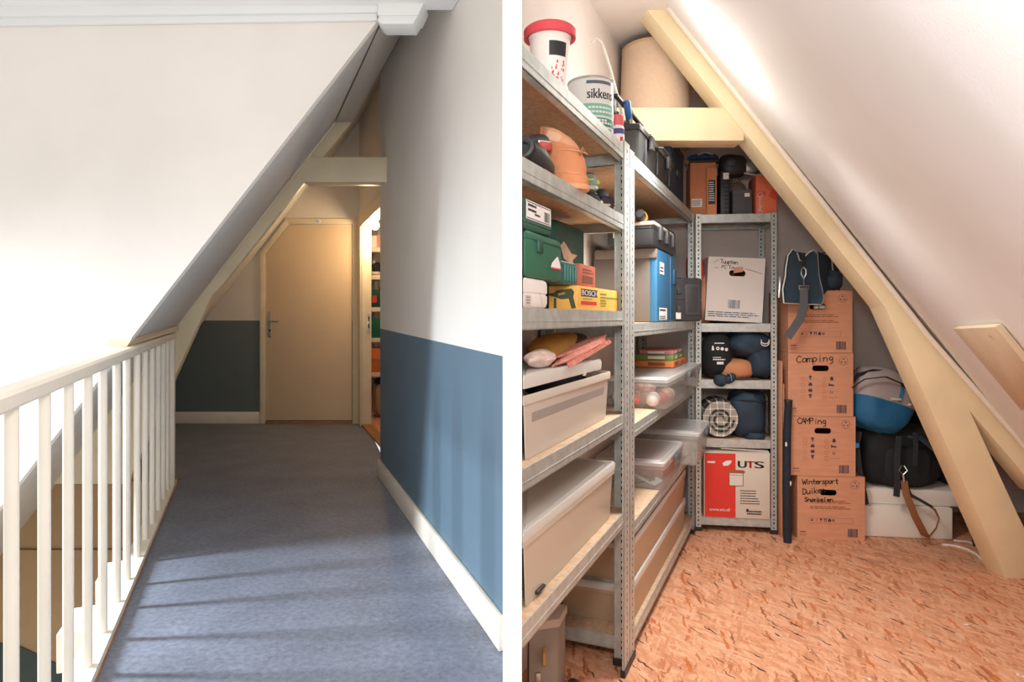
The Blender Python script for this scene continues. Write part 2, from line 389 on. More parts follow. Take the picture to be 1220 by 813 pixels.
BLUEP = mat('blue_crate_plastic', '#2f6c94', .5, bump=.03, bscale=150)
FOAM = mat('white_polystyrene', '#efe9de', .8, bump=.12, bscale=220)
YELC = mat('yellow_printed_card', '#f0b95a', .55, var=.04, scale=8)
# ================================================================== THE SETTING: hall on the left
HK = .3639
def hall_wall_x(Z): return -.035 - HK * (Z - 2.335)
def door_wall_x(Z): return -1.654 + HK * (7.27 - Z)
def curb_x(Z): return -1.340 - .3965 * (Z - 2.17)
HALLW = dado_mat('hall_wall_paint', '#efeae4', '#60788a', 1.0146, .0209, 2.335)
HALLB = dado_mat('hall_end_wall_paint', '#efe6da', '#6c797c', 1.113)
LINO = lino_mat(); OSB = osb_mat()

b = MB(); b.plan([(-.162, -.8), (0, -.8), (.004, 2.3), (-.9, 4.95), (-1.6, 7.35), (-4.3, 7.35), (-4.3, 4.83), (curb_x(4.83), 4.83)], -.22, 0)
struct('floor', b, LINO)
b = MB(); b.plan([(.004, -.8), (3.3, -.8), (3.5, 4.1), (.72, 4.1), (.03, 2.3), (.004, 2.2)], -.22, 0)
struct('floor_storage', b, OSB)

b = MB(); b.plan([(-.0165, 1.2), (.0175, 1.2), (.0322, 2.17), (-.0223, 2.305)], 0, 2.62)
struct('wall_divider', b, GUT)
b = MB(); b.plan([(hall_wall_x(2.305), 2.305), (hall_wall_x(4.86), 4.86), (hall_wall_x(4.86) + .16, 4.93), (.03, 2.45)], 0, 3.2)
struct('wall_hall_right', b, HALLW)
b = MB(); b.plan([(-4.5, 7.27), (-1.654, 7.27), (-1.654, 7.37), (-4.5, 7.37)], 0, 3.4)
struct('wall_hall_end', b, HALLB)
dn = Vector((.94, .342)); dd = Vector((-.342, .94))
b = MB(); z0 = 2.165
b.plan([(door_wall_x(7.27), 7.27), (door_wall_x(4.9), 4.9), (door_wall_x(4.9) + .094, 4.934), (door_wall_x(7.27) + .094, 7.304)], z0, 3.4)
b.plan([(door_wall_x(7.27), 7.27), (door_wall_x(7.1), 7.1), (door_wall_x(7.1) + .094, 7.134), (door_wall_x(7.27) + .094, 7.304)], 0, z0)
struct('wall_hall_alcove', b, HALLB)

def hall_slope(X, Z): return 2.452 + 1.288 * (X + .59 + .394 * (Z - 2.95))
def hall_slope_x(z, Z): return -.59 - .394 * (Z - 2.95) + (z - 2.452) / 1.288
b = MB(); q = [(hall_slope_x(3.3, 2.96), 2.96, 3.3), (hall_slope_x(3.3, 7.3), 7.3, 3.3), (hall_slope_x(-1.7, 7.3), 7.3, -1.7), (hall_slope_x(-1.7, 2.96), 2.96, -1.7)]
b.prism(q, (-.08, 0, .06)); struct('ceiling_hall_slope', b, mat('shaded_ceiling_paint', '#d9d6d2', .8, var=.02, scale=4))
b = MB(); b.prism([(hall_slope_x(-1.7, 2.95), 2.95, -1.7), (hall_slope_x(2.7, 2.95), 2.95, 2.7), (-4.6, 2.95, 2.7), (-4.6, 2.95, -1.7)], (0, .03, 0))
struct('wall_hall_header', b, WHITE)
b = MB(); b.plan([(-4.6, -.4), (0, -.4), (-.0, 1.2), (-.02, 2.3), (-.262, 2.95), (-4.6, 2.95)], 2.5, 2.6)
struct('ceiling_hall', b, CEILW)
# cornice along the head of the white wall and its short return
b = MB(); b.prism([W(-60, 31, 2.93), W(449, 24, 2.93), W(449, 14, 2.93), W(-60, 19.5, 2.93)], (0, .02, 0), bev=.003)
b.prism([W(-60, 20, 2.91), W(450, 14.5, 2.91), W(450, 2, 2.91), W(-60, 2, 2.91)], (0, .04, 0), bev=.003)
struct('trim_1', b, mat('cornice_paint', '#eceded', .6))
b = MB(); b.prism([W(449, 24, 2.90), W(455, 28.5, 2.90), W(492, 28.5, 2.90), W(498, 18, 2.90), W(453, 18, 2.90)], (0, .12, 0), bev=.003)
b.prism([W(450, 18, 2.89), W(498, 18, 2.89), W(506, 1, 2.89), W(450, 1, 2.89)], (0, .14, 0), bev=.003)
struct('trim_2', b, MATS['cornice_paint'])
# boxed board under the ridge
b = MB(); b.prism([W(454, 28, 3.06), W(485, 26, 3.85), W(419, 145, 4.58), W(400, 145, 4.5)], (.01, .03, .03))
struct('trim_3', b, mat('ridge_board_paint', '#cfc9c0', .7, bump=.1, bscale=200))
# timber frame: rafter with its knee panel, and the collar beam
b = MB(); b.prism(pxpoly([(400.7, 144.7), (419, 145), (264.5, 340), (252, 352), (215.8, 432), (152, 577), (50, 577)], 4.62), (-.02, .085, 0), bev=.004)
struct('trim_4', b, CREAM)
b = MB(); b.box((W(362, 187, 4.64).x, 4.60, W(0, 217, 4.6).z), (hall_wall_x(4.6) + .02, 4.75, W(0, 187, 4.6).z), bev=.006)
struct('trim_5', b, CREAM)
b = MB(); b.tube([W(399, 146, 4.605), W(247, 341, 4.605), W(212, 385, 4.605)], .006, 6)
struct('trim_6', b, TRIMW)
# sill ledge where the slope meets the rail
b = MB(); b.prism([W(151, 413, 2.93), W(157, 404, 2.93), W(213, 388, 4.58), W(213, 394, 4.58)], (-.1, .0, .0))
struct('trim_7', b, mat('warm_sill_paint', '#e6d2b4', .5))
# stairwell wall under the floor edge
b = MB(); b.prism([(-4.4, 4.76, -1.8), (-2.2, 4.76, -1.8), (-2.2, 4.76, -.005), (-4.4, 4.76, -.005)], (0, .06, 0))
struct('wall_stairwell', b, STAIRB)
b = MB(); b.box((-4.4, 4.745, -.012), (curb_x(4.7), 4.762, .004)); b.box((-4.4, 4.75, -.5), (-2.2, 4.762, -.492))
struct('trim_8', b, mat('stair_seam', '#7b6248', .7))
b = MB(); b.prism(pxpoly([(-60, 764), (18, 768), (92, 803), (92, 850), (-60, 850)], 4.752), (0, .006, 0))
struct('trim_9', b, mat('stair_dado_paint', '#3f4a46', .6))
# floor edge and side of the stairwell
b = MB(); b.prism([(curb_x(.4) , .4, -.02), (curb_x(4.74), 4.74, -.02), (curb_x(4.74), 4.74, -1.8), (curb_x(.4), .4, -1.8)], (.02, 0.01, 0))
struct('wall_stair_side', b, STAIRB)
# baseboards
b = MB(); Z1, Z2 = 2.0, 4.86
b.plan([(hall_wall_x(2.31) - .001, 2.31), (hall_wall_x(4.87), 4.87), (hall_wall_x(4.87) - .018, 4.862), (hall_wall_x(2.31) - .019, 2.303)], 0, .122, bev=.004)
struct('baseboard_right', b, TRIMW)
b = MB(); xa, xb = W(120, 0, 7.27).x, W(310, 0, 7.27).x
b.box((xa, 7.252, 0), (xb, 7.27, .125), bev=.004); struct('baseboard_end', b, TRIMW)

# ---- door in the end wall with its clipped corner
ZD = 7.262
def dpoly(pts, z): return pxpoly(pts, z)
d = MB(); out = [(309.5, 505), (309.5, 302), (341, 260.5), (428, 260.5), (428, 505)]; inn = [(316, 505), (316, 303), (344, 267), (420, 267), (420, 505)]
for i in range(4): d.prism(dpoly([out[i], out[i + 1], inn[i + 1], inn[i]], 7.245), (0, .03, 0), bev=.002)
door1 = struct('door_1', d, CREAM)
p = MB(); p.prism(dpoly([(316.8, 501), (316.8, 303.5), (344.4, 268), (419.2, 268), (419.2, 501)], 7.258), (0, .02, 0), bev=.002)
p.build('door_leaf', DOORC, door1)
p = MB(); p.box((W(316, 0, 7.25).x, 7.235, 0), (W(420, 0, 7.25).x, 7.27, .022), bev=.003); p.build('threshold', WOODT, door1)
p = MB(); p.box((W(319, 0, 7.26).x, 7.246, W(0, 402, 7.26).z), (W(324, 0, 7.26).x, 7.258, W(0, 371, 7.26).z), bev=.004); hp = p.build('handle_plate', STEEL, door1)
p = MB(); h0 = W(321.5, 383, 7.25); p.tube([h0, h0 + Vector((0, -.05, 0)), h0 + Vector((.02, -.055, 0)), h0 + Vector((.11, -.055, -.002))], .009, 8); p.build('lever_handle', STEEL, hp)
p = MB(); k0 = W(321.5, 394, 7.245); disc(p, k0, (1, 0, 0), (0, 0, 1), .011); p.build('keyhole', HOLE, hp)
p = MB(); s0 = W(376, 267, 7.243); p.box((s0.x, 7.238, s0.z + .01), (s0.x + .055, 7.244, s0.z + .05), bev=.001); sg = p.build('door_number', PAPERW, door1)
p = MB(); letters(p, '1e', (s0.x + .012, 7.237, s0.z + .017), (1, 0, 0), (0, 0, 1), .03, .026); p.build('lettering', INKB, sg)

# ---- open doorway in the alcove
d = MB(); P = lambda Z, off=0, n=0: (door_wall_x(Z) + n * .94 - 0, Z + n * .342)
d.plan([P(7.262, n=-.016), P(7.085, n=-.016), P(7.085, n=.012), P(7.262, n=.012)], 0, 2.245, bev=.002)
d.plan([P(7.11, n=0), P(7.07, n=0), P(7.07, n=.1), P(7.11, n=.1)], 0, 2.16, bev=.002)
d.plan([P(7.11, n=-.016), P(5.0, n=-.016), P(5.0, n=.1), P(7.11, n=.1)], 2.105, 2.245, bev=.002)
door2 = struct('door_2', d, CREAM)
p = MB(); c = Vector(P(7.066, n=.072)); up = Vector((.94, .342, 0))
p.prism([(c.x - up.x * .014, c.y - up.y * .014, W(0, 397, 7.08).z), (c.x + up.x * .014, c.y + up.y * .014, W(0, 397, 7.08).z), (c.x + up.x * .014, c.y + up.y * .014, W(0, 374, 7.08).z), (c.x - up.x * .014, c.y - up.y * .014, W(0, 374, 7.08).z)], (.001, -.006, 0), bev=.001)
sp = p.build('strike_plate', STEEL, door2)
p = MB()
for zz in (.25, .62):
    z = W(0, 397, 7.08).z + zz * .2; p.prism([(c.x - up.x * .007, c.y - .008, z), (c.x + up.x * .007, c.y - .003, z), (c.x + up.x * .007, c.y - .003, z + .05), (c.x - up.x * .007, c.y - .008, z + .05)], (0, -.001, 0))
p.build('latch_hole', HOLE, sp)
p = MB(); p.plan([P(7.1, n=.0), P(4.98, n=.0), P(4.98, n=.1), P(7.1, n=.1)], 0, .02, bev=.002); p.build('threshold', WOODT, door2)

# ---- the little store behind that doorway
b = MB(); b.plan([(-.70, 4.99), (-1.54, 7.2), (-1.62, 7.32), (-1.62, 8.25), (-.1, 8.25), (-.1, 5.2)], -.05, .012); struct('floor_closet', b, OSB)
b = MB(); b.box((-1.75, 8.15, 0), (0, 8.25, 2.7)); struct('wall_closet_back', b, GREYW)
b = MB(); b.box((-1.72, 7.38, 0), (-1.63, 8.25, 2.7)); struct('wall_closet_left', b, GREYW)
b = MB(); b.box((-.1, 5.1, 0), (0, 8.25, 2.7)); struct('wall_closet_right', b, GREYW)
b = MB(); b.plan([(-.6, 4.95), (-1.52, 7.3), (-1.7, 7.4), (-1.7, 8.25), (0, 8.25), (0, 5.0)], 2.7, 2.78); struct('ceiling_closet', b, GREYW)
sh = thing('shelving_unit', 'pale shelves crammed with things inside the open doorway at the hall end', 'shelf', (-1.6, 7.5, 0))
SHZ = (1.928, 1.619, 1.26, .916, .53)
for z in SHZ:
    p = MB(); p.box((0, 0, z - .05), (.8, .36, z), bev=.003); p.build('shelf_board', mat('pale_shelf', '#efe0cc', .6), sh)
for x, y in ((-.012, .01), (.8, .01), (-.012, .33), (.8, .33)):
    p = MB(); p.box((x - .012, y, .012), (x + .012, y + .03, 2.1), bev=.002); p.build('upright', ZINCD, sh)
def closet_box(name, label, cat, z, x0, w, h, m, d=.25, parts=()):
    t = thing(name, label, cat, (-1.6 + x0, 7.53, z)); p = MB(); p.box((0, 0, 0), (w, d, h), bev=.012); p.build('body', m, t)
    return t
t = closet_box('carton', 'white carton on the top shelf inside the open doorway', 'box', 1.929, .012, .2, .14, PAPERW); p = MB(); p.box((.07, -.002, .0), (.11, .1, .142)); p.build('tape', CARD, t)
t = closet_box('tool_case', 'black tool case with a red sticker on a shelf inside the open doorway', 'case', 1.261, .014, .3, .2, GREEND); p = MB(); p.box((.02, -.004, .05), (.07, .0, .13)); p.build('sticker', RED, t)
p = MB(); p.tube([(.08, .1, .2), (.09, .1, .225), (.18, .1, .225), (.19, .1, .2)], .008, 6); p.build('handle', BLACK, t)
t = closet_box('tool_case', 'dark green case on the middle shelf inside the open doorway', 'case', .917, .014, .34, .22, GREEN); p = MB(); p.tube([(.1, .1, .22), (.11, .1, .245), (.2, .1, .245), (.21, .1, .22)], .008, 6); p.build('handle', BLACK, t)
t = closet_box('carton', 'orange carton low on the shelves inside the open doorway', 'box', .531, .01, .3, .27, mat('orange_card', '#e2793f', .6)); p = MB(); p.box((-.001, -.002, .12), (.301, .02, .15)); p.build('tape', CARDI, t)
t = thing('shoe', 'dark shoe with a pale sole on a shelf inside the open doorway', 'shoe', (-1.53, 7.62, 1.62))
p = MB(); p.blob((0, 0, .085), (.055, .11, .065), .8, .8, .05, 3); p.build('upper', BLKFAB, t); p = MB(); p.blob((0, -.005, .02), (.06, .125, .022), .4, .7); p.build('sole', mat('pale_sole', '#d9c8b0', .7), t)
t = thing('drum', 'round pale drum standing under the shelves inside the open doorway', 'drum', (-1.47, 7.66, .012))
p = MB(); p.blob((0, 0, .22), (.1, .12, .2), .6, .9); p.build('body', mat('drum_card', '#c99a6c', .7), t); p = MB(); p.blob((0, 0, .41), (.1, .12, .04), .6, .9); p.build('lid', BLACK, t)
bu = thing('light_bulb', 'lit bare bulb hanging inside the open doorway', 'lamp', (-1.406, 6.9, 2.1))
p = MB(); p.lathe([(.004, -.055), (.028, -.045), (.042, -.015), (.04, .012), (.022, .045), (.018, .06)], n=20); p.build('glass_bulb', mat('lit_bulb', '#ffe9c8', .4, emit=14), bu)
p = MB(); p.lathe([(.02, .058), (.022, .09), (.01, .105)], n=16); p.build('socket', BLACK, bu)
p = MB(); p.tube([(0, 0, .1), (0, 0, .6)], .004, 6); p.build('cord', BLACK, bu)

# ---- balustrade
bal = thing('balustrade', 'cream painted stair balustrade with round spindles beside the grey floor', 'railing', (curb_x(2.4), 2.4, 0))
bal_o = Vector((curb_x(2.4), 2.4, 0))
def L(v): return Vector(v) - bal_o
def railz(Z): return .9565 + (1.006 - .9565) * (Z - 1.37) / (4.8 - 1.37)
zs = [.72, .96, 1.21, 1.4546, 1.692, 1.92, 2.155, 2.386, 2.642, 2.867, 3.137, 3.387, 3.645, 3.9, 4.14, 4.36]
for Z in zs:
    p = MB(); x = curb_x(Z) - .028
    p.lathe([(.0145, 0.0), (.0145, railz(Z) - .027)], L((x, Z, .03)), 16); p.build('baluster', TRIMW, bal)
p = MB(); u = Vector((-.3965, 1)).normalized(); nn = Vector((u.y, -u.x))
def sec(Z, offs, zs_): return [L((curb_x(Z) - .028 + nn.x * o, Z + nn.y * o, z)) for o, z in zip(offs, zs_)]
def railsec(Z): return sec(Z, (-.03, -.022, .022, .03, .03, .022, -.022, -.03), (railz(Z) + .034, railz(Z) + .042, railz(Z) + .042, railz(Z) + .034, railz(Z) + .008, railz(Z), railz(Z), railz(Z) + .008))
p.loft([railsec(.5), railsec(4.57)]); p.build('handrail', TRIMW, bal)
p = MB(); o = (-.085, -.085, -.002, -.002); p.loft([sec(.5, (-.05, -.05, .03, .03), (-.2, .03, .03, -.2)), sec(4.62, (-.05, -.05, .03, .03), (-.2, .03, .03, -.2))]); p.build('curb', TRIMW, bal)
p = MB(); p.loft([sec(.5, (.03, .03, .034, .034), (.0, .006, .006, .0)), sec(4.62, (.03, .03, .034, .034), (0, .006, .006, 0))]); p.build('edge_strip', WOODT, bal)
p = MB(); c = L((curb_x(4.5) - .028, 4.5, 0)); Mz = Matrix.Translation(c) @ Matrix.Rotation(math.atan2(.3965, 1), 4, 'Z')
p.box((-.03, -.035, .0), (.03, .035, railz(4.5) + .02), bev=.004, M=Mz); p.build('newel_post', TRIMW, bal)
for Z, wd in ((2.42, .11), (2.9, .08)):
    p = MB(); p.prism([L((curb_x(Z) - .06, Z, .028)), L((curb_x(Z) - .06 - wd, Z - .05, .028)), L((curb_x(Z + .2) - .06 - wd, Z + .17, .028)), L((curb_x(Z + .2) - .06, Z + .22, .028))], (0, 0, -.14), bev=.004)
    p.build('stair_string', TRIMW, bal)

# ================================================================== THE SETTING: storage attic on the right
AX = Vector((.3917, .9201, 0)); AN = Vector((.9201, -.3917, 0))          # along the aisle, and out of the shelves
SO = Vector((.3787, 2.196, 0)); YAW = math.atan2(AX.y, AX.x)
def S(s, t, z=0): v = SO + AX * s - AN * t; return Vector((v.x, v.y, z))
def sfp(px, t=0):                                                       # distance along the shelves seen at a photo column
    Z = (.5561 + t * 1.0868) / (.4257 - (px - PX) / F); X = -.5561 - t * 1.0868 + .4257 * Z
    return (Vector((X, Z, 0)) - SO).dot(AX)
def zfp(px, py, t=0):
    Z = (.5561 + t * 1.0868) / (.4257 - (px - PX) / F); return EYE + (PY - py) / F * Z
def inS(X, Z): v = Vector((X, Z, 0)) - SO; return (v.dot(AX), -v.dot(AN))
def sto_slope(X, Z): return 2.4996 - 1.232 * (X - .697 - .4257 * (Z - 2.95))
def sto_x(z, Z): return .697 + .4257 * (Z - 2.95) + (2.4996 - z) / 1.232
b = MB(); b.plan([(.0325, 2.163), (.858, 4.1), (.75, 4.15), (-.005, 2.36)], 0, 2.6); struct('wall_storage_left', b, GREYW)
b = MB(); b.prism([(.72, 3.95, 0), (sto_x(0, 3.95), 3.95, 0), (sto_x(2.5, 3.95), 3.95, 2.5), (.72, 3.95, 2.5)], (0, .1, 0)); struct('wall_storage_back', b, GREYW)
b = MB(); b.plan([(.02, 1.36), (sto_x(2.5, 4.1), 4.1), (.75, 4.15), (.0, 2.3)], 2.5, 2.58); struct('ceiling_storage', b, GREYW)
za = .62
q = [(.02, 1.36), (sto_x(2.5, 4.05), 4.05), (sto_x(-.1, 4.05), 4.05), (sto_x(-.1, za), za), (.02, za)]
b = MB(); b.prism([(x, y, sto_slope(x, y)) for x, y in q], (.06, 0, .05)); struct('ceiling_storage_slope', b, CEILW)
FZ = 2.95
b = MB(); b.prism(pxpoly([(757, -6), (785, -6), (1106, 400), (1209, 517), (1240, 554), (1240, 590), (1208, 551), (1156, 490.5), (1208, 603), (1249, 690), (1199, 690), (1055, 366.5), (1050, 360), (893, 165)], FZ), (-.012, .11, 0), bev=.003)
struct('trim_10', b, BEAMC)
b = MB(); b.box((.385, 2.965, W(0, 168, 2.97).z), (W(886, 0, 2.97).x, 3.09, W(0, 128.5, 2.97).z), bev=.004)
struct('trim_11', b, BEAMC)
b = MB(); b.tube([W(788, -1, FZ - .012), W(1106, 401, FZ - .012), W(1209, 518, FZ - .012), W(1235, 549, FZ - .012)], .012, 8); struct('trim_12', b, TRIMW)
b = MB(); l0 = lambda k: (1.1227 + k - .012, 3.935, 2.4996 - 1.232 * k - .012)
b.tube([l0(0), l0(1.95)], .012, 8); b.box((.75, 3.93, 2.475), (1.11, 3.95, 2.5)); struct('trim_13', b, TRIMW)

# board screwed onto the slope
t_n = Vector((1.232, -1.232 * .4257, 1)).normalized()
def on_slope(px, py): return ray_plane(px, py, (.697, 2.95, 2.4996), t_n)
c4 = [on_slope(*p_) - t_n * .002 for p_ in ((1142, 388), (1194, 384.5), (1236, 436), (1224, 486))]
base = sum(c4, Vector()) / 4
t = thing('patch_board', 'beige board screwed to the white sloping ceiling', 'board', base)
p = MB(); p.prism([v - base for v in c4], -t_n * .018, bev=.002); p.build('panel', mat('beige_board', '#d9c3a6', .7, var=.05, scale=8), t)
for px_, py_ in ((1188, 396), (1199, 436), (1150, 392)):
    p = MB(); v = on_slope(px_, py_) - t_n * .021 - base; a = t_n.cross(Vector((0, 0, 1))).normalized(); disc(p, v, a, a.cross(t_n), .006, 10); p.build('screw', STEEL, t)
# ================================================================== SHELVING UNITS
def upright(parent, corner, dx, dy, z0, z1, fl=.05, sl=.04, sx=1, sy=1):
    # slotted angle post: corner point, flange along dx (front) and flange along dy (side)
    b = MB(); c = Vector(corner); dx, dy = Vector(dx).normalized(), Vector(dy).normalized(); th = .0025
    def slab(d, l, n):
        p = [c, c + d * l, c + d * l + n * th, c + n * th]
        b.prism([(q.x, q.y, z0 + .012) for q in p], (0, 0, z1 - z0 - .012))
    slab(dx, fl, dy); slab(dy, sl, dx)
    # rolled lips
    for d, l, n in ((dx, fl, dy), (dy, sl, dx)):
        p = [c + d * (l - .003), c + d * l, c + d * l + n * .007, c + d * (l - .003) + n * .007]; b.prism([(q.x, q.y, z0 + .012) for q in p], (0, 0, z1 - z0 - .012))
    z = z0 + .03; k = 0
    while z < z1 - .02:
        for d, l, n in ((dx, fl, dy), (dy, sl, dx)):
            for sgn in (-1, 1):
                o = c + d * (l * .5 - .0035) + n * (-.0006 if sgn < 0 else th + .0006)
                b.quad((o.x, o.y, z), d, (0, 0, 1), .007, .011 if k % 2 else .006, 1)
        z += .022; k += 1
    o = b.build('upright', [ZINCD, HOLE], parent)
    f = MB(); p = [c - dx * .004 - dy * .004, c + dx * (fl + .004) - dy * .004, c + dx * (fl + .004) + dy * .012, c + dx * .012 + dy * .012, c + dx * .012 + dy * (sl + .004), c - dx * .004 + dy * (sl + .004)]
    f.prism([(q.x, q.y, z0) for q in p], (0, 0, .022)); f.build('foot_cap', BLACK, o)
    return o
def shelf(parent, pl, z, bh=.045, edges=None):
    # board with folded steel beams round it; pl = plan polygon in the unit's own axes, z = top
    n = len(pl); c = Vector((sum(p[0] for p in pl) / n, sum(p[1] for p in pl) / n))
    ins = [Vector(p) + (c - Vector(p)).normalized() * .012 for p in pl]
    b = MB(); b.plan([tuple(p) for p in ins], z - .014, z, bev=.001); o = b.build('shelf_board', CHIP, parent)
    b = MB()
    for i in (edges or range(n)):
        a, d = Vector(pl[i]), Vector(pl[(i + 1) % n]); u = (d - a).normalized(); nn = Vector((-u.y, u.x))
        if (c - a).dot(nn) < 0: nn = -nn
        q = [a, d, d + nn * .003, a + nn * .003]; b.plan([tuple(v) for v in q], z - bh, z + .001)
        q = [a, d, d + nn * .022, a + nn * .022]; b.plan([tuple(v) for v in q], z - bh, z - bh + .003)
        m = a + (d - a) * .5
        q = [a - nn * .0015, d - nn * .0015, d, a]; b.plan([tuple(v) for v in q], z - bh * .62, z - bh * .58)
    b.build('steel_beam', ZINC, o)
    return o
UX, UY = (1, 0, 0), (0, 1, 0)
def near_poly(s1, t0, t1, px=623):
    a = sfp(px, t0); t = t1
    while sfp(px, t) > s1 - .012 and t > t0 + .01: t -= .004
    return [(a, t0), (s1, t0), (s1, t), (sfp(px, t), t)]
NL = (1.70, 1.474, 1.168, .840, .524)
u1 = thing('shelving_unit', 'nearest steel shelving unit holding shoes, green tool cases and pale bins', 'shelf', SO, YAW)
pl = [(sfp(618, 0), 0), (.012, 0), (.012, .292), (sfp(618, .292), .292)]
for z in NL: shelf(u1, pl, z, edges=[0, 1, 2])
upright(u1, (.014, -.003, 0), (-1, 0, 0), UY, 0, 1.715, .075, .05)
upright(u1, (.014, .295, 0), (-1, 0, 0), (0, -1, 0), 0, 1.715, .04, .04)
u2 = thing('shelving_unit', 'steel shelving unit beyond the nearest one, with the blue crate and clear bins', 'shelf', SO, YAW)
pl = [(.022, 0), (1.527, 0), (1.527, .292), (.022, .292)]
FL = (1.70, 1.128, .785, .452, .088)
for z in FL: shelf(u2, pl, z)
upright(u2, (.02, -.003, 0), UX, UY, 0, 1.705, .065, .05)
upright(u2, (1.529, -.003, 0), (-1, 0, 0), UY, 0, 1.70, .05, .035)
upright(u2, (.02, .295, 0), UX, (0, -1, 0), 0, 1.70, .04, .04)
upright(u2, (1.529, .295, 0), (-1, 0, 0), (0, -1, 0), 0, 1.70, .04, .04)
BO = Vector((.99, 3.615, 0)); BY = R(-8.3); BW = .415
def B(x, y, z=0): return BO + Matrix.Rotation(BY, 3, 'Z') @ Vector((x, y, z))
def xb(px): return ((px - PX) / F * 3.585 - .99) / .99
def zb(py): return EYE + (PY - py) / F * 3.585
u3 = thing('shelving_unit', 'narrow steel shelving unit against the end wall, with sleeping bags and cartons', 'shelf', BO, BY)
BL = (1.70, 1.115, .812, .496, .078)
for z in BL: shelf(u3, [(0, 0), (BW, 0), (BW, .31), (0, .31)], z)
upright(u3, (-.002, -.003, 0), UX, UY, 0, 1.705, .03, .03); upright(u3, (BW + .002, -.003, 0), (-1, 0, 0), UY, 0, 1.705, .032, .03)
upright(u3, (-.002, .313, 0), UX, (0, -1, 0), 0, 1.705, .03, .03); upright(u3, (BW + .002, .313, 0), (-1, 0, 0), (0, -1, 0), 0, 1.705, .03, .03)

# ================================================================== generic goods
RT, UP = (1, 0, 0), (0, 0, 1)
def hole_front(b, w, h, hx, hz, hw, hh, th=.004, mi=0, mid=1):
    # front panel at y=0 with a rounded hand hole in it
    bmn = bmesh.new(); outer = [(0, 0), (w, 0), (w, h), (0, h)]; r = hh * .45; inner = []
    for cx, cz, a0 in ((hx + hw / 2 - r, hz + hh / 2 - r, 0), (hx - hw / 2 + r, hz + hh / 2 - r, 90), (hx - hw / 2 + r, hz - hh / 2 + r, 180), (hx + hw / 2 - r, hz - hh / 2 + r, 270)):
        for k in range(4): q = R(a0 + 30 * k); inner.append((cx + r * math.cos(q), cz + r * math.sin(q)))
    V = [[bmn.verts.new((x, 0, z)) for x, z in l] for l in (outer, inner)]; E = []
    for l in V:
        for i in range(len(l)): E.append(bmn.edges.new((l[i], l[(i + 1) % len(l)])))
    bmesh.ops.triangle_fill(bmn, edges=E, use_beauty=True, use_dissolve=False)
    b.bm(bmn, mi); bmn.free()
    n = len(inner); b.add([(x, 0, z) for x, z in inner] + [(x, th, z) for x, z in inner], [(i, (i + 1) % n, n + (i + 1) % n, n + i) for i in range(n)], mid)
def carton(name, label, cat, loc, rz, w, d, h, m, group=None, bev=.004, hole=None, part='body'):
    t = thing(name, label, cat, loc, rz, group)
    b = MB()
    if hole:
        hole_front(b, w, h, *hole)
        b.add([(0, 0, 0), (w, 0, 0), (w, d, 0), (0, d, 0), (0, 0, h), (w, 0, h), (w, d, h), (0, d, h)], [(0, 3, 2, 1), (4, 5, 6, 7), (1, 2, 6, 5), (3, 7, 6, 2), (0, 4, 7, 3)])
        b.build(part, [m, CARDI], t, smooth=False)
    else:
        b.box((0, 0, 0), (w, d, h), bev=bev); b.build(part, m, t)
    return t
def flat(parent, name, m, fn):
    b = MB(); fn(b); return b.build(name, m, parent, smooth=False)
def tray(t, pl, h, m, taper=.9, wall=.003, rim=.012, name='tub', rimh=.02, z=0):
    # open tub: plan polygon at the rim, narrowing to the base, with a turned-over rim
    n = len(pl); c = Vector((sum(p[0] for p in pl) / n, sum(p[1] for p in pl) / n))
    rp = round_poly(pl, .02)
    def ring(k, zz, d=0): return [((Vector(p) - c) * k + c + (Vector(p) - c).normalized() * d).to_tuple() + (z + zz,) for p in rp]
    b = MB(); b.loft([ring(taper, 0, -wall - .02), ring(taper, 0, -wall), ring(taper, .008), ring(1, h - rimh), ring(1, h - rimh, rim), ring(1, h - .003, rim), ring(1, h, rim - .003), ring(1, h, 0), ring(1, h - rimh, -wall), ring(taper, .008, -wall)], cap=False)
    b.add(ring(taper, 0.004, -wall), [tuple(range(len(rp)))]); return b.build(name, m, t, ang=30)
def lid(t, pl, m, z, th=.02, out=.014, name='lid', tilt=None):
    n = len(pl); c = Vector((sum(p[0] for p in pl) / n, sum(p[1] for p in pl) / n)); rp = round_poly(pl, .022)
    def ring(d, zz): return [((Vector(p) - c) + c + (Vector(p) - c).normalized() * d).to_tuple() + (z + zz,) for p in rp]
    b = MB(); b.loft([ring(out, -th), ring(out + .002, -th * .3), ring(out - .004, 0), ring(out - .012, .001), ring(out - .016, -.004), ring(-.03, -.004), ring(-.036, .001)], cap=False)
    b.add(ring(-.036, .001), [tuple(range(len(rp)))])
    o = b.build(name, m, t, ang=30); return o
def round_poly(pl, r, k=4):
    out = []; n = len(pl)
    for i in range(n):
        a, p, c = Vector(pl[i - 1]), Vector(pl[i]), Vector(pl[(i + 1) % n])
        rr = min(r, (a - p).length * .4, (c - p).length * .4); u, v = p + (a - p).normalized() * rr, p + (c - p).normalized() * rr
        for j in range(k): q = j / (k - 1); out.append(u * (1 - q) ** 2 + p * 2 * q * (1 - q) + v * q * q)
    return out
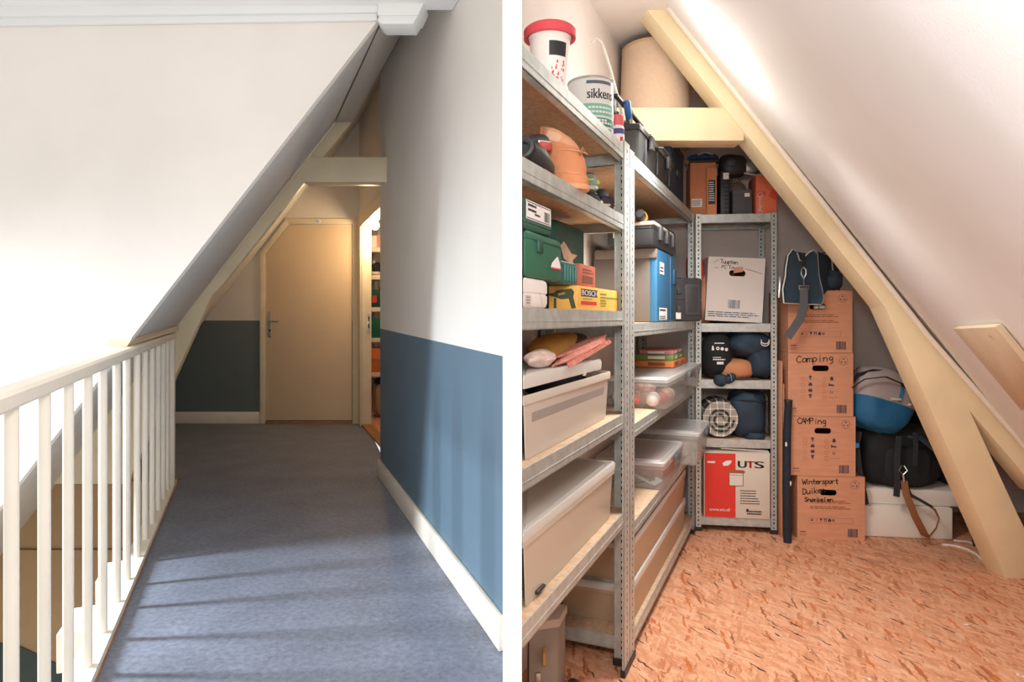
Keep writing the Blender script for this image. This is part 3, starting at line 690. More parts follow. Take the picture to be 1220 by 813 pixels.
def case(name, label, cat, loc, rz, pl, h, m, r=.018, lat=(), group=None, seam=.5, body='shell'):
    # moulded tool case: rounded plan, belted by a seam
    t = thing(name, label, cat, loc, rz, group); n = len(pl); c = Vector((sum(p[0] for p in pl) / n, sum(p[1] for p in pl) / n)); rp = round_poly(pl, r)
    def ring(d, zz): return [((Vector(p) - c) + c + (Vector(p) - c).normalized() * d).to_tuple() + (zz,) for p in rp]
    e = min(.012, h * .2); s = h * seam
    b = MB(); b.loft([ring(-e, 0), ring(-e * .3, e * .3), ring(0, e), ring(0, s - .004), ring(-.004, s - .003), ring(-.004, s + .001), ring(0, s + .002), ring(0, h - e), ring(-e * .3, h - e * .3), ring(-e, h)])
    b.build(body, m, t, ang=30); return t
def latch(t, x, y, z, m, w=.03, h=.03, d=.008, nm='latch'):
    b = MB(); b.box((x - w / 2, y - d, z - h / 2), (x + w / 2, y + .001, z + h / 2), bev=.003); b.build(nm, m, t)
def shoe(name, label, loc, rz, l, w, h, mu, ms, mt=None, group=None, stripe=None, toe=None):
    t = thing(name, label, 'shoe', loc, rz, group)
    prof = [(0, .55, .75), (.04, .8, .95), (.15, .9, 1), (.35, .85, .95), (.5, .88, .72), (.65, 1, .6), (.82, .95, .5), (.94, .7, .42), (1, .35, .3)]
    def ring(a, kw, kh, z0=.16, wk=1, n=14):
        out = []
        for i in range(n):
            q = 2 * math.pi * i / n; x = math.copysign(abs(math.cos(q)) ** .7, math.cos(q)) * w / 2 * kw * wk; z = math.copysign(abs(math.sin(q)) ** .75, math.sin(q))
            out.append((x * (1 - .25 * max(0, z)), a * l, z0 * h + (kh * h - z0 * h) * (z * .5 + .5)))
        return out
    b = MB(); b.loft([ring(*p) for p in prof]); up = b.build('upper', mu, t)
    b = MB(); b.loft([[(x * 1.08, y + (.006 if a > .5 else -.004), (0 if k else .2 * h) if True else 0) for k, (x, y) in [(0, (0, 0))]] for a in ()] or [[(math.copysign(abs(math.cos(2 * math.pi * i / 14)) ** .6, math.cos(2 * math.pi * i / 14)) * w / 2 * kw * 1.06, a * (l + .012) - .006, .1 * h + .1 * h * math.copysign(abs(math.sin(2 * math.pi * i / 14)) ** .5, math.sin(2 * math.pi * i / 14))) for i in range(14)] for a, kw, kh in prof]); b.build('sole', ms, t)
    b = MB(); b.blob((0, .2 * l, .97 * h), (w * .3, l * .14, .02 * h + .004), .8, .9); b.build('opening', BLACK, up)
    b = MB()
    for k in range(4):
        a = .38 + .075 * k; z = h * (.98 - .33 * (k / 3)); b.tube([(-w * .28, a * l, z - .004), (0, a * l, z + .004), (w * .28, a * l, z - .004)], .0035, 6)
    b.build('laces', mt or PIPE, t)
    if stripe:
        for sx in (-1, 1): b = MB(); b.tube([(sx * w * .44, .08 * l, h * .45), (sx * w * .475, .25 * l, h * .6), (sx * w * .46, .45 * l, h * .4)], .006, 6); b.build('stripe', stripe, t)
        b = MB(); b.box((-w * .2, -.006, h * .5), (w * .2, .008, h * .62), bev=.003); b.build('heel_tab', stripe, t)
    if toe: b = MB(); b.blob((0, .93 * l, .3 * h), (w * .4, .1 * l, .22 * h), .8, .8); b.build('toe_cap', toe, t)
    return t
def A(s, t, z): return S(s, t, z)                                        # a point on the aisle shelves
TW = .0012

# ================================================================== NEAREST UNIT, top shelf
z = NL[0] + .001
c = W(655, 110, 1.70); t = thing('bucket', 'white bucket with a red lid at the near end of the top shelf', 'bucket', (c.x, c.y, z))
b = MB(); b.lathe([(.036, 0), (.04, .004), (.052, .15), (.054, .152), (.054, .16), (.049, .16), (.049, .15)], n=32); b.build('tub', mat('white_tub_plastic', '#f4f1ec', .4), t)
b = MB(); b.lathe([(.055, .158), (.063, .15), (.066, .152), (.066, .172), (.06, .178), (.03, .18)], n=32); b.build('lid', mat('coral_red_plastic', '#e0505a', .4), t)
def cyl(b, r, a0, a1, z0, z1, taper=0, n=10, mi=0):
    P = [];
    for zz in (z0, z1):
        for i in range(n + 1): q = a0 + (a1 - a0) * i / n; rr = r + taper * zz; P.append((rr * math.cos(q), rr * math.sin(q), zz))
    b.add(P, [(i, i + 1, n + 2 + i, n + 1 + i) for i in range(n)], mi)
b = MB(); cyl(b, .0412, R(-95), R(-40), .095, .13, .077); b.build('black_label', BLACK, t, smooth=False)
b = MB(); rnd = random.Random(4)
for k in range(26):
    q = R(rnd.uniform(-90, -45)); zz = rnd.uniform(.03, .08); cyl(b, .0412, q, q + R(rnd.uniform(2, 6)), zz, zz + rnd.uniform(.003, .008), .077, 2)
b.build('red_print', mat('red_ink', '#d65560', .7), t, smooth=False)

c = S(sfp(704, .085), .085, z); t = thing('paint_can', 'white and teal round paint can on the top shelf', 'paint can', c, R(-90 + 22))
rC, hC = .07, .185
b = MB(); b.lathe([(rC - .004, 0), (rC, .003), (rC, hC - .012), (rC + .002, hC - .01), (rC + .002, hC - .002), (rC - .006, hC), (rC - .008, hC - .006), (.02, hC - .006)], n=40); b.build('can_body', mat('white_tin', '#e6e7e5', .4), t)
b = MB(); b.lathe([(rC + .003, hC - .009), (rC + .0045, hC - .006), (rC + .003, hC - .003)], n=40, cap=False); b.build('rim', STEEL, t)
def wrap(r, a0, z0): return lambda a, c_: (r * math.cos(a0 + a / r), r * math.sin(a0 + a / r), z0 + c_)
b = MB(); cyl(b, rC + .0005, R(-75), R(75), .062, .098, n=24); cyl(b, rC + .0005, R(-60), R(60), .03, .055, n=24, mi=1); cyl(b, rC + .0005, R(-40), R(30), .158, .168, n=16, mi=2); cyl(b, rC + .0005, R(-8), R(34), .006, .024, n=8, mi=3)
b.build('colour_bands', [mat('mint_band', '#7cc4b0', .4), mat('deep_teal_band', '#3f8f80', .4), mat('slate_band', '#5d6b7a', .4), mat('blue_band', '#4aa0dc', .4)], t, smooth=False)
b = MB(); letters(b, 'sikkens', None, RT, UP, .092, .03, bold=.0007, warp=wrap(rC + .0008, R(-42), .112)) if False else None
def letters_warp(b, txt, w, h, warp, bold=0): 
    vs, fs = text_mesh(txt); x0 = min(v.x for v in vs); x1 = max(v.x for v in vs); y0 = min(v.y for v in vs); y1 = max(v.y for v in vs)
    for k in ([0] if not bold else (-bold, 0, bold)): b.add([warp((v.x - x0) / (x1 - x0) * w + k, (v.y - y0) / (y1 - y0) * h) for v in vs], fs)
b = MB(); letters_warp(b, 'sikkens', .09, .03, wrap(rC + .001, R(-38), .113), .0008); b.build('lettering', mat('dark_print', '#3b4048', .6), t, smooth=False)
b = MB(); letters_warp(b, 'ALPHA', .06, .012, wrap(rC + .0012, R(-25), .078), .0004) if False else None
b = MB()
for zz, a0, a1 in ((.083, -35, 20), (.07, -35, 45), (.045, -20, 15), (.037, -20, 30)):
    q = a0
    while q < a1: cyl(b, rC + .0011, R(q), R(q + 7), zz, zz + .006, n=2); q += 9
b.build('small_print', PAPERW, t, smooth=False)

c = S(sfp(736, .05), .05, z); t = thing('spray_can', 'spray can with a pink cap beside the paint can', 'spray can', c, R(-70))
b = MB(); b.lathe([(.021, 0), (.023, .003), (.023, .085), (.018, .096), (.017, .1)], n=24); b.build('can_body', mat('spray_white', '#ece9ee', .3), t)
b = MB(); b.lathe([(.0195, .097), (.021, .1), (.021, .128), (.017, .133), (.004, .134)], n=24); b.build('cap', mat('pink_cap', '#e36a72', .4), t)
b = MB(); cyl(b, .0234, R(-100), R(100), .066, .084, n=16); cyl(b, .0236, R(-10), R(20), .04, .055, n=4, mi=1); cyl(b, .0236, R(30), R(50), .035, .05, n=4, mi=2); cyl(b, .0234, R(-100), R(100), .012, .02, n=16)
b.build('printed_band', [mat('purple_print', '#4b4a86', .5), RED, YELC], t, smooth=False)

# ---- second shelf: footwear and a power tool
z = NL[1] + .001
c = W(633, 170, 1.60); t = thing('power_tool', 'black and red power tool at the near end of the shoe shelf', 'power tool', (c.x + .008, c.y, z), R(-20))
b = MB(); b.lathe([(.03, -.05), (.037, -.045), (.04, .02), (.034, .05), (.026, .075)], n=20, M=Matrix.Translation((.0, .0, .041)) @ Matrix.Rotation(R(78), 4, 'X')); b.build('housing', BLACK, t)
b = MB(); b.lathe([(.018, .078), (.024, .08), (.026, .09), (.02, .092), (.014, .088), (.012, .07)], n=20, M=Matrix.Translation((.0, .0, .041)) @ Matrix.Rotation(R(78), 4, 'X')); b.build('nozzle_ring', DGREY, t)
b = MB(); b.blob((.0, .03, .096), (.02, .06, .022), .7, .8, rx=R(12)); b.build('grip', mat('charcoal_plastic', '#3a3b3e', .5), t)
b = MB(); b.tube([(.024, -.03, .075), (.02, .03, .088), (.014, .085, .1)], .009, 8, flat=(.008, .02)); b.build('red_stripe', RED, t)
b = MB(); b.tube([(.022, -.034, .084), (.02, .03, .098), (.014, .08, .11)], .003, 6); b.build('white_stripe', PAPERW, t)
b = MB(); b.box((.026, -.05, .002), (.044, .07, .016), bev=.005); b.build('base_plate', RED, t)

BOOT = mat('orange_suede', '#dd9468', .85, var=.07, scale=14, bump=.15, bscale=80); BOOT2 = mat('pale_suede', '#e8ab84', .9, var=.05, scale=14, bump=.15, bscale=80)
c = S(sfp(672, .045), .045, z); t = thing('boot', 'orange suede ankle boot with a pale collar on the shoe shelf', 'boot', c, R(-12))
def bring(cx, cy, cz, rx_, ry_, tl=0, n=22, lump=0):
    out = []
    for i in range(n):
        q = 2 * math.pi * i / n; x = rx_ * math.copysign(abs(math.cos(q)) ** .85, math.cos(q)); y = ry_ * math.sin(q)
        out.append((cx + x, cy + y, cz + tl * x + lump * math.sin(3 * q) * .003))
    return out
b = MB(); b.loft([bring(.016, 0, .004, .042, .04), bring(.014, 0, .02, .05, .046, 0), bring(.012, 0, .034, .0505, .045), bring(.01, 0, .036, .048, .043), bring(.006, 0, .06, .052, .044, -.05), bring(.0, 0, .09, .053, .043, -.12), bring(-.004, 0, .104, .05, .041, -.2), bring(-.004, 0, .108, .052, .043, -.22), bring(-.006, 0, .118, .05, .041, -.3)])
b.build('foot', BOOT, t)
b = MB(); b.loft([bring(-.006, 0, .116, .049, .04, -.3, lump=1), bring(-.01, 0, .134, .047, .038, -.42, lump=1), bring(-.014, .002, .15, .04, .034, -.5, lump=1), bring(-.014, .002, .152, .034, .028, -.5), bring(-.008, .002, .12, .03, .026, -.3)], cap=False); b.build('collar', BOOT2, t)
b = MB(); b.blob((-.022, -.0375, .134), (.02, .0055, .013), .5, .5, ry=R(20)); b.build('collar_patch', mat('peach_suede', '#e9bd9c', .9, bump=.15, bscale=80), t)
b = MB(); b.blob((-.05, .005, .142), (.012, .014, .032), .9, .9, .05, 5, ry=R(-14)); b.blob((-.064, .008, .125), (.009, .012, .028), .9, .9, .05, 6, ry=R(-25)); b.build('tongue', BOOT, t)
b = MB(); b.loft([bring(.017, 0, 0, .048, .044), bring(.017, 0, .007, .051, .047), bring(.016, 0, .012, .05, .046)]); b.build('sole', BOOT2, t)
b = MB()
for zz, rr in ((.042, .0505), (.098, .0525)): b.tube([(.008 + rr * math.cos(q), .044 * math.sin(q), zz - .1 * rr * math.cos(q)) for q in [R(a) for a in range(-170, 11, 15)]], .0016, 5)
b.build('welt_stitching', BOOT2, t)
b = MB(); b.tube([(.046, -.03, .086), (.05, -.025, .104), (.052, -.015, .096)], .004, 6); b.build('eyelet_strap', CARDI, t)

GRY = mat('grey_mesh_fabric', '#8a9490', .9, var=.2, scale=40, bump=.2, bscale=120); LIME = mat('lime_trim', '#b5d45a', .6)
CHAR = mat('charcoal_mesh', '#3c4245', .9, var=.2, scale=40, bump=.2, bscale=120); SOLEG = mat('grey_sole', '#565a5e', .7); PURP = mat('plum_suede', '#4c4258', .9, bump=.2, bscale=80); CREAMS = mat('cream_sole', '#dfd49a', .7)
shoe('shoe', 'charcoal trail shoe with lime stripes, just right of the orange boot', S(sfp(707, .07), .075, z), YAW - R(70), .15, .066, .062, CHAR, SOLEG, LIME, stripe=LIME)
t = shoe('shoe', 'pale grey shoe with lime lines resting on top of the charcoal trail shoe', S(sfp(706, .07), .08, z + .07), YAW - R(66), .14, .064, .052, GRY, mat('pale_grey_sole', '#b9c2be', .7), LIME, stripe=LIME)
shoe('shoe', 'plum and yellow walking shoe with a cream sole near the shelf post', S(sfp(722, .06), .06, z), YAW - R(62), .15, .07, .068, PURP, CREAMS, LIME, stripe=CREAMS, toe=None)
shoe('shoe', 'upturned shoe with a tan toe leaning on the plum walking shoe', S(sfp(722, .1), .12, z + .072), YAW - R(80), .16, .06, .05, CHAR, mat('tan_sole', '#d9ae78', .7), LIME, toe=mat('ochre_toe', '#e0b25e', .7))

# ---- third shelf: tool cases and drill box
z = NL[2] + .001; O0 = Vector((SO.x, SO.y, 0))
def at_s(zz): return (SO.x, SO.y, zz)
def near_case(name, label, cat, s1, t0, t1, zz, h, m, **k):
    return case(name, label, cat, at_s(zz), YAW, near_poly(s1, t0, t1), h, m, **k)
s1 = sfp(652, .012); t = near_case('carton', 'plain white carton at the near end of the tool case shelf', 'box', s1, .012, .07, z, .064, mat('white_carton', '#e9e4e0', .7), r=.002, body='body')
a0 = sfp(625, .012)
flat(t, 'label', mat('pale_label', '#cfc6bb', .7), lambda b: b.quad((a0 + .005, .011, .006), RT, UP, .03, .022))
flat(t, 'printed_text', INKS, lambda b: (lines(b, (a0 + .008, .0105, .022), RT, UP, .024, 3, .006, .002, 3), b.quad((s1 - .03, .0108, .002), (-.5, 0, .8), (.8, 0, .5), .04, .0012)))
t = thing('drill_box', 'yellow printed power drill box on the shelf edge, below the green cases', 'box', S(sfp(688, .018), .018, z), YAW)
LB, DB, HB = sfp(736.5, .018) - sfp(688, .018), .08, .064
b = MB(); b.box((0, 0, 0), (LB, DB, HB), bev=.002); b.build('body', YELC, t)
flat(t, 'logo_panel', INKB, lambda b: b.quad((.03, -.0006, .037), RT, UP, .16, .02))
flat(t, 'lettering', PAPERW, lambda b: letters(b, 'BOSCH', (.035, -.0014, .0395), RT, UP, .15, .0145, bold=.0016))
flat(t, 'red_panel', RED, lambda b: b.quad((.03, -.0006, .014), RT, UP, .15, .01))
flat(t, 'green_print', mat('olive_print', '#7f8f2a', .7), lambda b: (b.quad((.22, -.0006, .036), RT, UP, .2, .005), lines(b, (.22, -.0006, .046), RT, UP, .07, 1, .01, .005, 2), lines(b, (.22, -.0006, .027), RT, UP, .07, 3, .008, .005, 5), lines(b, (.05, -.0006, .029), RT, UP, .1, 1, .01, .003, 5)))
def drillpic(b):
    o = (-.0008, DB, 0); r = (0, -1, 0); s_ = .078
    poly(b, [(.0, .56), (.2, .58), (.3, .66), (.62, .7), (.82, .72), (.92, .6), (.88, .44), (.98, .06), (.82, .04), (.72, .38), (.45, .36), (.28, .42), (.0, .5)], o, r, UP, s_)
    poly(b, [(.19, .4), (.28, .4), (.29, .06), (.18, .06)], o, r, UP, s_)
flat(t, 'drill_picture', mat('drill_print_green', '#4a4f35', .7), drillpic)
flat(t, 'drill_picture_highlight', mat('drill_print_grey', '#a59a68', .7), lambda b: poly(b, [(.34, .56), (.6, .6), (.6, .54), (.36, .48)], (-.0014, DB, 0), (0, -1, 0), UP, .078))
s1 = sfp(671, .012); t = near_case('tool_case', 'green tool case lying on the white carton, picture sticker on its side', 'case', s1, .01, .12, z + .066, .098, GREEN, r=.03, seam=.82)
flat(t, 'sticker', PAPERW, lambda b: poly(b, [(0, 0), (.072, 0), (.068, .012), (.05, .03), (.03, .022), (.01, .012)], (s1 - .1, .0085, .028), RT, UP))
flat(t, 'red_line', RED, lambda b: b.quad((s1 - .1, .008, .026), RT, UP, .07, .004))
latch(t, s1 - .17, .012, .07, GREEND)
s2 = sfp(659, .012); t = near_case('tool_case', 'green tool case with a large white label, topmost on its shelf', 'case', s2, .012, .09, z + .166, .066, mat('mid_green_case_plastic', '#2a5f50', .45), r=.016, seam=.2)
aa = sfp(627, .01)
flat(t, 'label', PAPERW, lambda b: b.quad((aa, .0105, .022), RT, UP, s2 - aa - .02, .04))
flat(t, 'printed_text', INKB, lambda b: (b.quad((aa + .004, .0098, .024), RT, UP, s2 - aa - .03, .0016), b.quad((aa + .004, .0098, .058), RT, UP, s2 - aa - .03, .0016), lines(b, (aa + .01, .0098, .05), RT, UP, .06, 2, .01, .005, 3), lines(b, (aa + .05, .0098, .034), RT, UP, .04, 1, .01, .004, 3), barcode(b, (s2 - .065, .0098, .028), RT, UP, .035, .022)))
t = case('tool_case', 'dark green tool case with a torn sticker, standing behind the drill box', 'case', at_s(z), YAW, [(-.405, .11), (-.12, .11), (-.12, .19), (-.405, .19)], .255, GREEND, r=.012, seam=.35)
flat(t, 'torn_sticker', mat('torn_paper', '#d8b9a2', .8, var=.15, scale=30), lambda b: poly(b, [(0, .055), (.03, .07), (.055, .06), (.1, .04), (.16, .04), (.11, .02), (.15, -.01), (.1, -.005), (.06, .015), (.03, .02)], (-.36, .1085, .13), RT, UP))
b = MB(); b.box((-.14, .095, .1), (-.06, .107, .108), bev=.003); b.build('handle', STEEL, t)
t = case('tool_case', 'small teal case with ribbed rounded end on top of the drill box', 'case', at_s(z + .065), YAW, [(-.61, .03), (-.44, .03), (-.44, .085), (-.61, .085)], .058, TEAL, r=.02, seam=.8)
b = MB()
for k in range(5): b.box((-.56 + .022 * k, .0275, .008), (-.55 + .022 * k, .032, .05), bev=.002)
b.build('ribs', mat('light_teal_plastic', '#3d7f78', .45), t)
t = carton('carton', 'small red and brown printed box behind the teal case, on the drill box', 'box', A(-.425, .03, z + .065), YAW, .15, .05, .062, mat('red_brown_card', '#c0674f', .6, var=.12, scale=20))
flat(t, 'printed_panel', mat('dark_brown_print', '#7a4a3c', .7), lambda b: (b.quad((.02, -.0008, .01), RT, UP, .1, .02), lines(b, (.02, -.0008, .046), RT, UP, .11, 2, .008, .003, 1)))

# ---- fourth shelf: open grey bin with cushions on it
CLR = plastic_clear('milky_plastic', '#d8d3cb', .62, .35); CLRL = plastic_clear('milky_lid_plastic', '#e2dfd8', .84, .35); CLRB = plastic_clear('clear_plastic', '#e4e7e6', .22, .12); GREYB = plastic_clear('smoky_bin_plastic', '#d9cfc3', .84, .35)
z = NL[3] + .001; s1 = sfp(727, .02)
P1 = near_poly(s1, .022, .26)
t = thing('storage_bin', 'pale plastic bin with its lid ajar, under a heap of cushions', 'bin', at_s(z), YAW)
tray(t, P1, .142, GREYB, .955, rim=.01)
flat(t, 'side_panel', mat('grey_window_plastic', '#9d9791', .5), lambda b: b.add([(sfp(632, .03), .0275, .03), (s1 - .075, .0275, .03), (s1 - .055, .0225, .1), (sfp(630, .03), .0225, .1)], [(0, 1, 2, 3)]))
P1b = near_poly(s1 - .1, .02, .22); lid(t, P1b, CLRL, .185, .028, .006)
b = MB(); b.blob((s1 - .22, .12, .13), (.14, .06, .03), .6, .6, .1, 3); b.blob((s1 - .32, .075, .135), (.12, .04, .032), .6, .6, .1, 9); b.build('dark_contents', BLKFAB, t)
b = MB(); b.box((s1 - .28, .016, .15), (s1 - .265, .024, .168), bev=.002); b.build('clip', CLRL, t)
zc = z + .188
PILY = mat('ochre_fabric', '#b98a3c', .9, var=.1, scale=20, bump=.2, bscale=60); PILB = mat('brown_fabric', '#4a352e', .9, var=.1, scale=20, bump=.2, bscale=60); PINK = mat('pink_fringe', '#d98f80', .95, var=.1, scale=40, bump=.5, bscale=90); PINKW = mat('pale_pink_lace', '#e6cdc4', .95, var=.12, scale=70, bump=.3, bscale=120)
c = S(sfp(644, .06), .06, zc); t = thing('cushion', 'pale pink cushion at the near end of the bin lid', 'cushion', c, YAW); b = MB(); b.blob((0, 0, .022), (.07, .028, .022), 1.0, .9, .05, 2); b.build('cover', PINKW, t); b = MB(); b.tube([(-.066, -.004, .02), (-.02, -.028, .02), (.03, -.026, .019), (.066, -.004, .018)], .003, 6); b.build('seam', PINKW, t)
c = S(-.4, .11, zc); t = thing('cushion', 'ochre and dark brown striped cushion on the bin lid', 'cushion', c, YAW)
b = MB(); b.blob((0, 0, .038), (.15, .055, .036), .8, .9, .05, 8, ry=R(-4)); b.build('cover', PILY, t)
b = MB(); b.blob((.06, -.012, .036), (.12, .052, .03), .8, .9, .05, 9, ry=R(-10)); b.build('brown_band', PILB, t)
c = S(-.43, .03, zc); t = thing('cushion', 'long dusty pink fringed cushion slanting across the bin lid', 'cushion', c, YAW)
b = MB(); b.blob((.05, .01, .034), (.22, .03, .014), .7, .9, .1, 4, nu=40, ry=R(-7)); b.build('cover', PINK, t)
b = MB()
for k in range(26): x = -.15 + .0155 * k; zz = .034 + (x - .05) * .12; b.tube([(x, -.015, zz - .004), (x + .003, -.023, zz - .014)], .003, 5)
b.build('fringe', PINK, t)
t = carton('carton', 'grey board box standing behind the cushions near the shelf post', 'box', A(-.17, .16, z), YAW, .1, .1, .23, mat('grey_board', '#8d8378', .8, var=.08)); flat(t, 'tape', CARDI, lambda b: b.quad((.04, -.0008, 0), RT, UP, .02, .23))

# ---- fifth shelf: big translucent bin
z = NL[4] + .001; s1 = sfp(733, .015)
t = thing('storage_bin', 'large translucent bin with closed lid on the lowest board of the nearest shelves', 'bin', at_s(z), YAW)
Pb = near_poly(s1, .02, .27); tray(t, Pb, .158, plastic_clear('frosted_bin', '#e4d8c6', .7, .3), .955, rim=.01)
lid(t, Pb, CLRL, .172, .022, .012)
b = MB(); b.blob((s1 - .3, .1, .06), (.2, .06, .05), .5, .5, .1, 5); b.build('contents', mat('tan_contents', '#b08d68', .9, var=.2, scale=12), t)
b = MB(); b.box((sfp(640, .02), .018, .008), (sfp(640, .02) + .05, .026, .016), bev=.002); b.build('foot_notch', BLACK, t)

# ---- on the floor under the nearest unit
c = W(655, 760, 2.02); t = thing('crate', 'grey crate with metal clasp on the floor under the nearest shelves', 'crate', (.048, 1.92, 0), R(0))
b = MB(); b.plan([(.0, .0), (.085, .03), (.115, .12), (.0, .17)], .002, .25, bev=.006); b.build('tub', mat('dull_grey_plastic', '#8d8378', .6, var=.1), t)
b = MB(); b.plan([(-.004, -.006), (.09, .026), (.121, .122), (-.004, .175)], .25, .275, bev=.004); b.build('lid', mat('pale_grey_plastic', '#b5aca1', .6), t)
b = MB(); b.tube([(.045, .006, .2), (.043, -.006, .19), (.043, -.008, .16), (.046, .008, .15)], .005, 6); b.build('clasp', mat('brass', '#b9a468', .35, .8), t)
b = MB(); b.box((.02, .0, .1), (.034, .012, .13), bev=.002); b.build('hinge', STEEL, t)
t = thing('tool_roll', 'dark roll with a red end lying on the floor under the nearest shelves', 'tool roll', (.09, 1.86, .03), R(60))
b = MB(); b.lathe([(.012, .02), (.024, .03), (.026, .2), (.014, .21)], n=16, M=Matrix.Rotation(R(90), 4, 'Y')); b.build('roll', BLACK, t)
b = MB(); b.lathe([(.008, -.06), (.022, -.055), (.022, .03)], n=16, M=Matrix.Rotation(R(90), 4, 'Y')); b.build('red_end', mat('dull_red', '#9a4038', .6), t)
# ================================================================== SECOND UNIT, top board
def sbox(t, lo, hi, m, name, bev=.004): b = MB(); b.box(lo, hi, bev=bev); return b.build(name, m, t)
z = FL[0] + .001
s0, s9 = sfp(752, -.005), sfp(800, -.005)
t = thing('crate', 'open black crate heaped with tools on the top board beneath the beam', 'crate', at_s(z), YAW)
Pc = [(.17, .0), (.86, .0), (.86, .26), (.17, .26)]
tray(t, Pc, .128, BLACK, .93, rim=.012)
for x in (.34, .69): latch(t, x, -.006, .095, DGREY, .05, .05, .012)
b = MB(); b.tube([(.45, -.012, .105), (.46, -.028, .105), (.57, -.028, .105), (.58, -.012, .105)], .006, 6); b.build('handle', DGREY, t)
for x in (.28, .5, .76): sbox(t, (x - .004, -.004, .012), (x + .004, .006, .1), BLACK, 'rib', .002)
def clampish(nm, lab, cat, loc, rz, col, k):
    t = thing(nm, lab, cat, loc, rz); return t
zt = z + .135
t = thing('clamp', 'black bar clamp lying on top of the tools in the black crate', 'clamp', A(.22, .07, zt + .055), YAW)
b = MB(); b.box((-.12, -.012, .02), (.3, .004, .03), bev=.002); b.build('bar', BLACK, t)
b = MB(); b.prism([(-.12, 0, .03), (-.12, 0, -.03), (-.09, 0, -.035), (-.08, 0, .03)], (0, .018, 0), bev=.003); b.build('jaw', BLACK, t)
b = MB(); b.prism([(.1, -.005, .03), (.1, -.005, -.025), (.13, -.005, -.03), (.15, -.005, .045), (.12, -.005, .05)], (0, .02, 0), bev=.003); b.build('sliding_jaw', DGREY, t)
t = thing('screwdriver', 'blue handled screwdriver sticking up from the black crate', 'screwdriver', A(.27, .05, zt - .04), YAW)
b = MB(); b.tube([(0, 0, 0), (-.04, 0, .07)], .004, 8); b.build('shaft', STEEL, t)
b = MB(); b.tube([(-.04, 0, .07), (-.046, 0, .08), (-.07, 0, .12), (-.075, 0, .128)], [.008, .013, .014, .008], 10); b.build('handle', mat('blue_handle', '#3f6fb0', .4), t)
t = thing('pliers', 'black handled pliers lying across the near end of the black crate', 'pliers', A(.2, .1, zt + .02), YAW)
b = MB(); b.tube([(-.02, 0, .03), (.02, -.01, .034), (.06, 0, .03), (.13, -.02, .02)], .007, 8); b.tube([(-.02, .01, .03), (.02, .01, .034), (.06, .005, .03), (.13, .03, .026)], .007, 8); b.build('handles', BLACK, t)
b = MB(); b.prism([(-.02, -.008, .026), (-.02, .018, .026), (-.08, .008, .03), (-.08, .002, .03)], (0, 0, .012), bev=.002); b.build('jaws', STEEL, t)
t = thing('glue_bottle', 'red bottle with a dark cap among the tools in the black crate', 'bottle', A(.5, .035, zt - .06), YAW)
b = MB(); b.lathe([(.022, 0), (.026, .004), (.026, .055), (.014, .066)], n=20); b.build('body', RED, t)
b = MB(); b.lathe([(.014, .064), (.015, .068), (.011, .1), (.004, .102)], n=16); b.build('cap', mat('charcoal_plastic', '#3a3b3e', .5), t)
t = thing('tape_roll', 'pale pink roll of tape at the near end of the black crate', 'tape', A(.33, .06, zt - .02), YAW)
b = MB(); b.lathe([(.02, 0), (.034, 0), (.034, .024), (.02, .024), (.02, 0)], n=24, cap=False); b.build('roll', mat('pale_pink_tape', '#e6b9ae', .6), t)
b = MB(); b.lathe([(.017, .0), (.02, .0), (.02, .024), (.017, .024), (.017, 0)], n=24, cap=False); b.build('core', CARDI, t)
t = thing('tool_heap', 'dark hand tools heaped in the black crate', 'tools', A(.47, .13, z + .085), YAW); t['kind'] = 'stuff'
b = MB(); rnd = random.Random(11)
for k in range(16):
    a = rnd.uniform(0, 3.1); x, y = rnd.uniform(-.22, .22), rnd.uniform(-.06, .06); l = rnd.uniform(.04, .08)
    b.tube([(x - l * math.cos(a), y - l * .4 * math.sin(a), rnd.uniform(.03, .06)), (x + l * math.cos(a), y + l * .4 * math.sin(a), rnd.uniform(.03, .065))], rnd.uniform(.006, .012), 7)
b.blob((0, 0, .02), (.27, .09, .035), .5, .5, .1, 4); b.build('tools', DGREY, t)
t = thing('clothes_hook', 'white hooked rod leaning up from the black crate in front of the lampshade', 'hook', A(.19, .08, z + .02), YAW)
p0 = A(.19, .08, z + .02)
loc = lambda v: Matrix.Rotation(-YAW, 3, 'Z') @ (v - p0)
Zr = 2.42
b = MB(); b.tube([loc(W(x, y, Zr)) for x, y in ((742, 142), (738, 124), (727, 82), (719, 57), (716, 50), (712, 46.5), (708, 46.5), (705, 50))] , [.005] * 8, 8); b.build('rod', mat('white_rod', '#f3eee6', .4), t)
zb0 = z
t = thing('storage_box', 'dark blue box under the lampshade, behind the black crate', 'box', A(.93, .02, z), YAW); b = MB(); b.box((0, 0, 0), (.36, .25, .262), bev=.006); b.build('body', NAVY2, t)
sbox(t, (-.004, -.004, .24), (.364, .254, .266), NAVY2, 'lid'); sbox(t, (.14, -.008, .12), (.22, .001, .15), BLACK, 'handle')
c = A(1.1, .128, z + .267); t = thing('lampshade', 'large beige drum lampshade high up behind the beam', 'lampshade', c)
b = MB(); b.lathe([(.168, 0), (.171, .004), (.156, .478), (.153, .482), (.151, .478), (.166, .004), (.166, 0)], n=56, cap=False); b.build('shade', mat('beige_shade_fabric', '#e6cbb0', .85, var=.03, scale=60, bump=.1, bscale=260), t)
b = MB(); b.lathe([(.171, .0), (.1725, .003), (.172, .016), (.17, .018)], n=56, cap=False); b.lathe([(.1565, .466), (.158, .469), (.157, .481), (.154, .483)], n=56, cap=False); b.build('trim', mat('shade_trim', '#cfa988', .8), t)
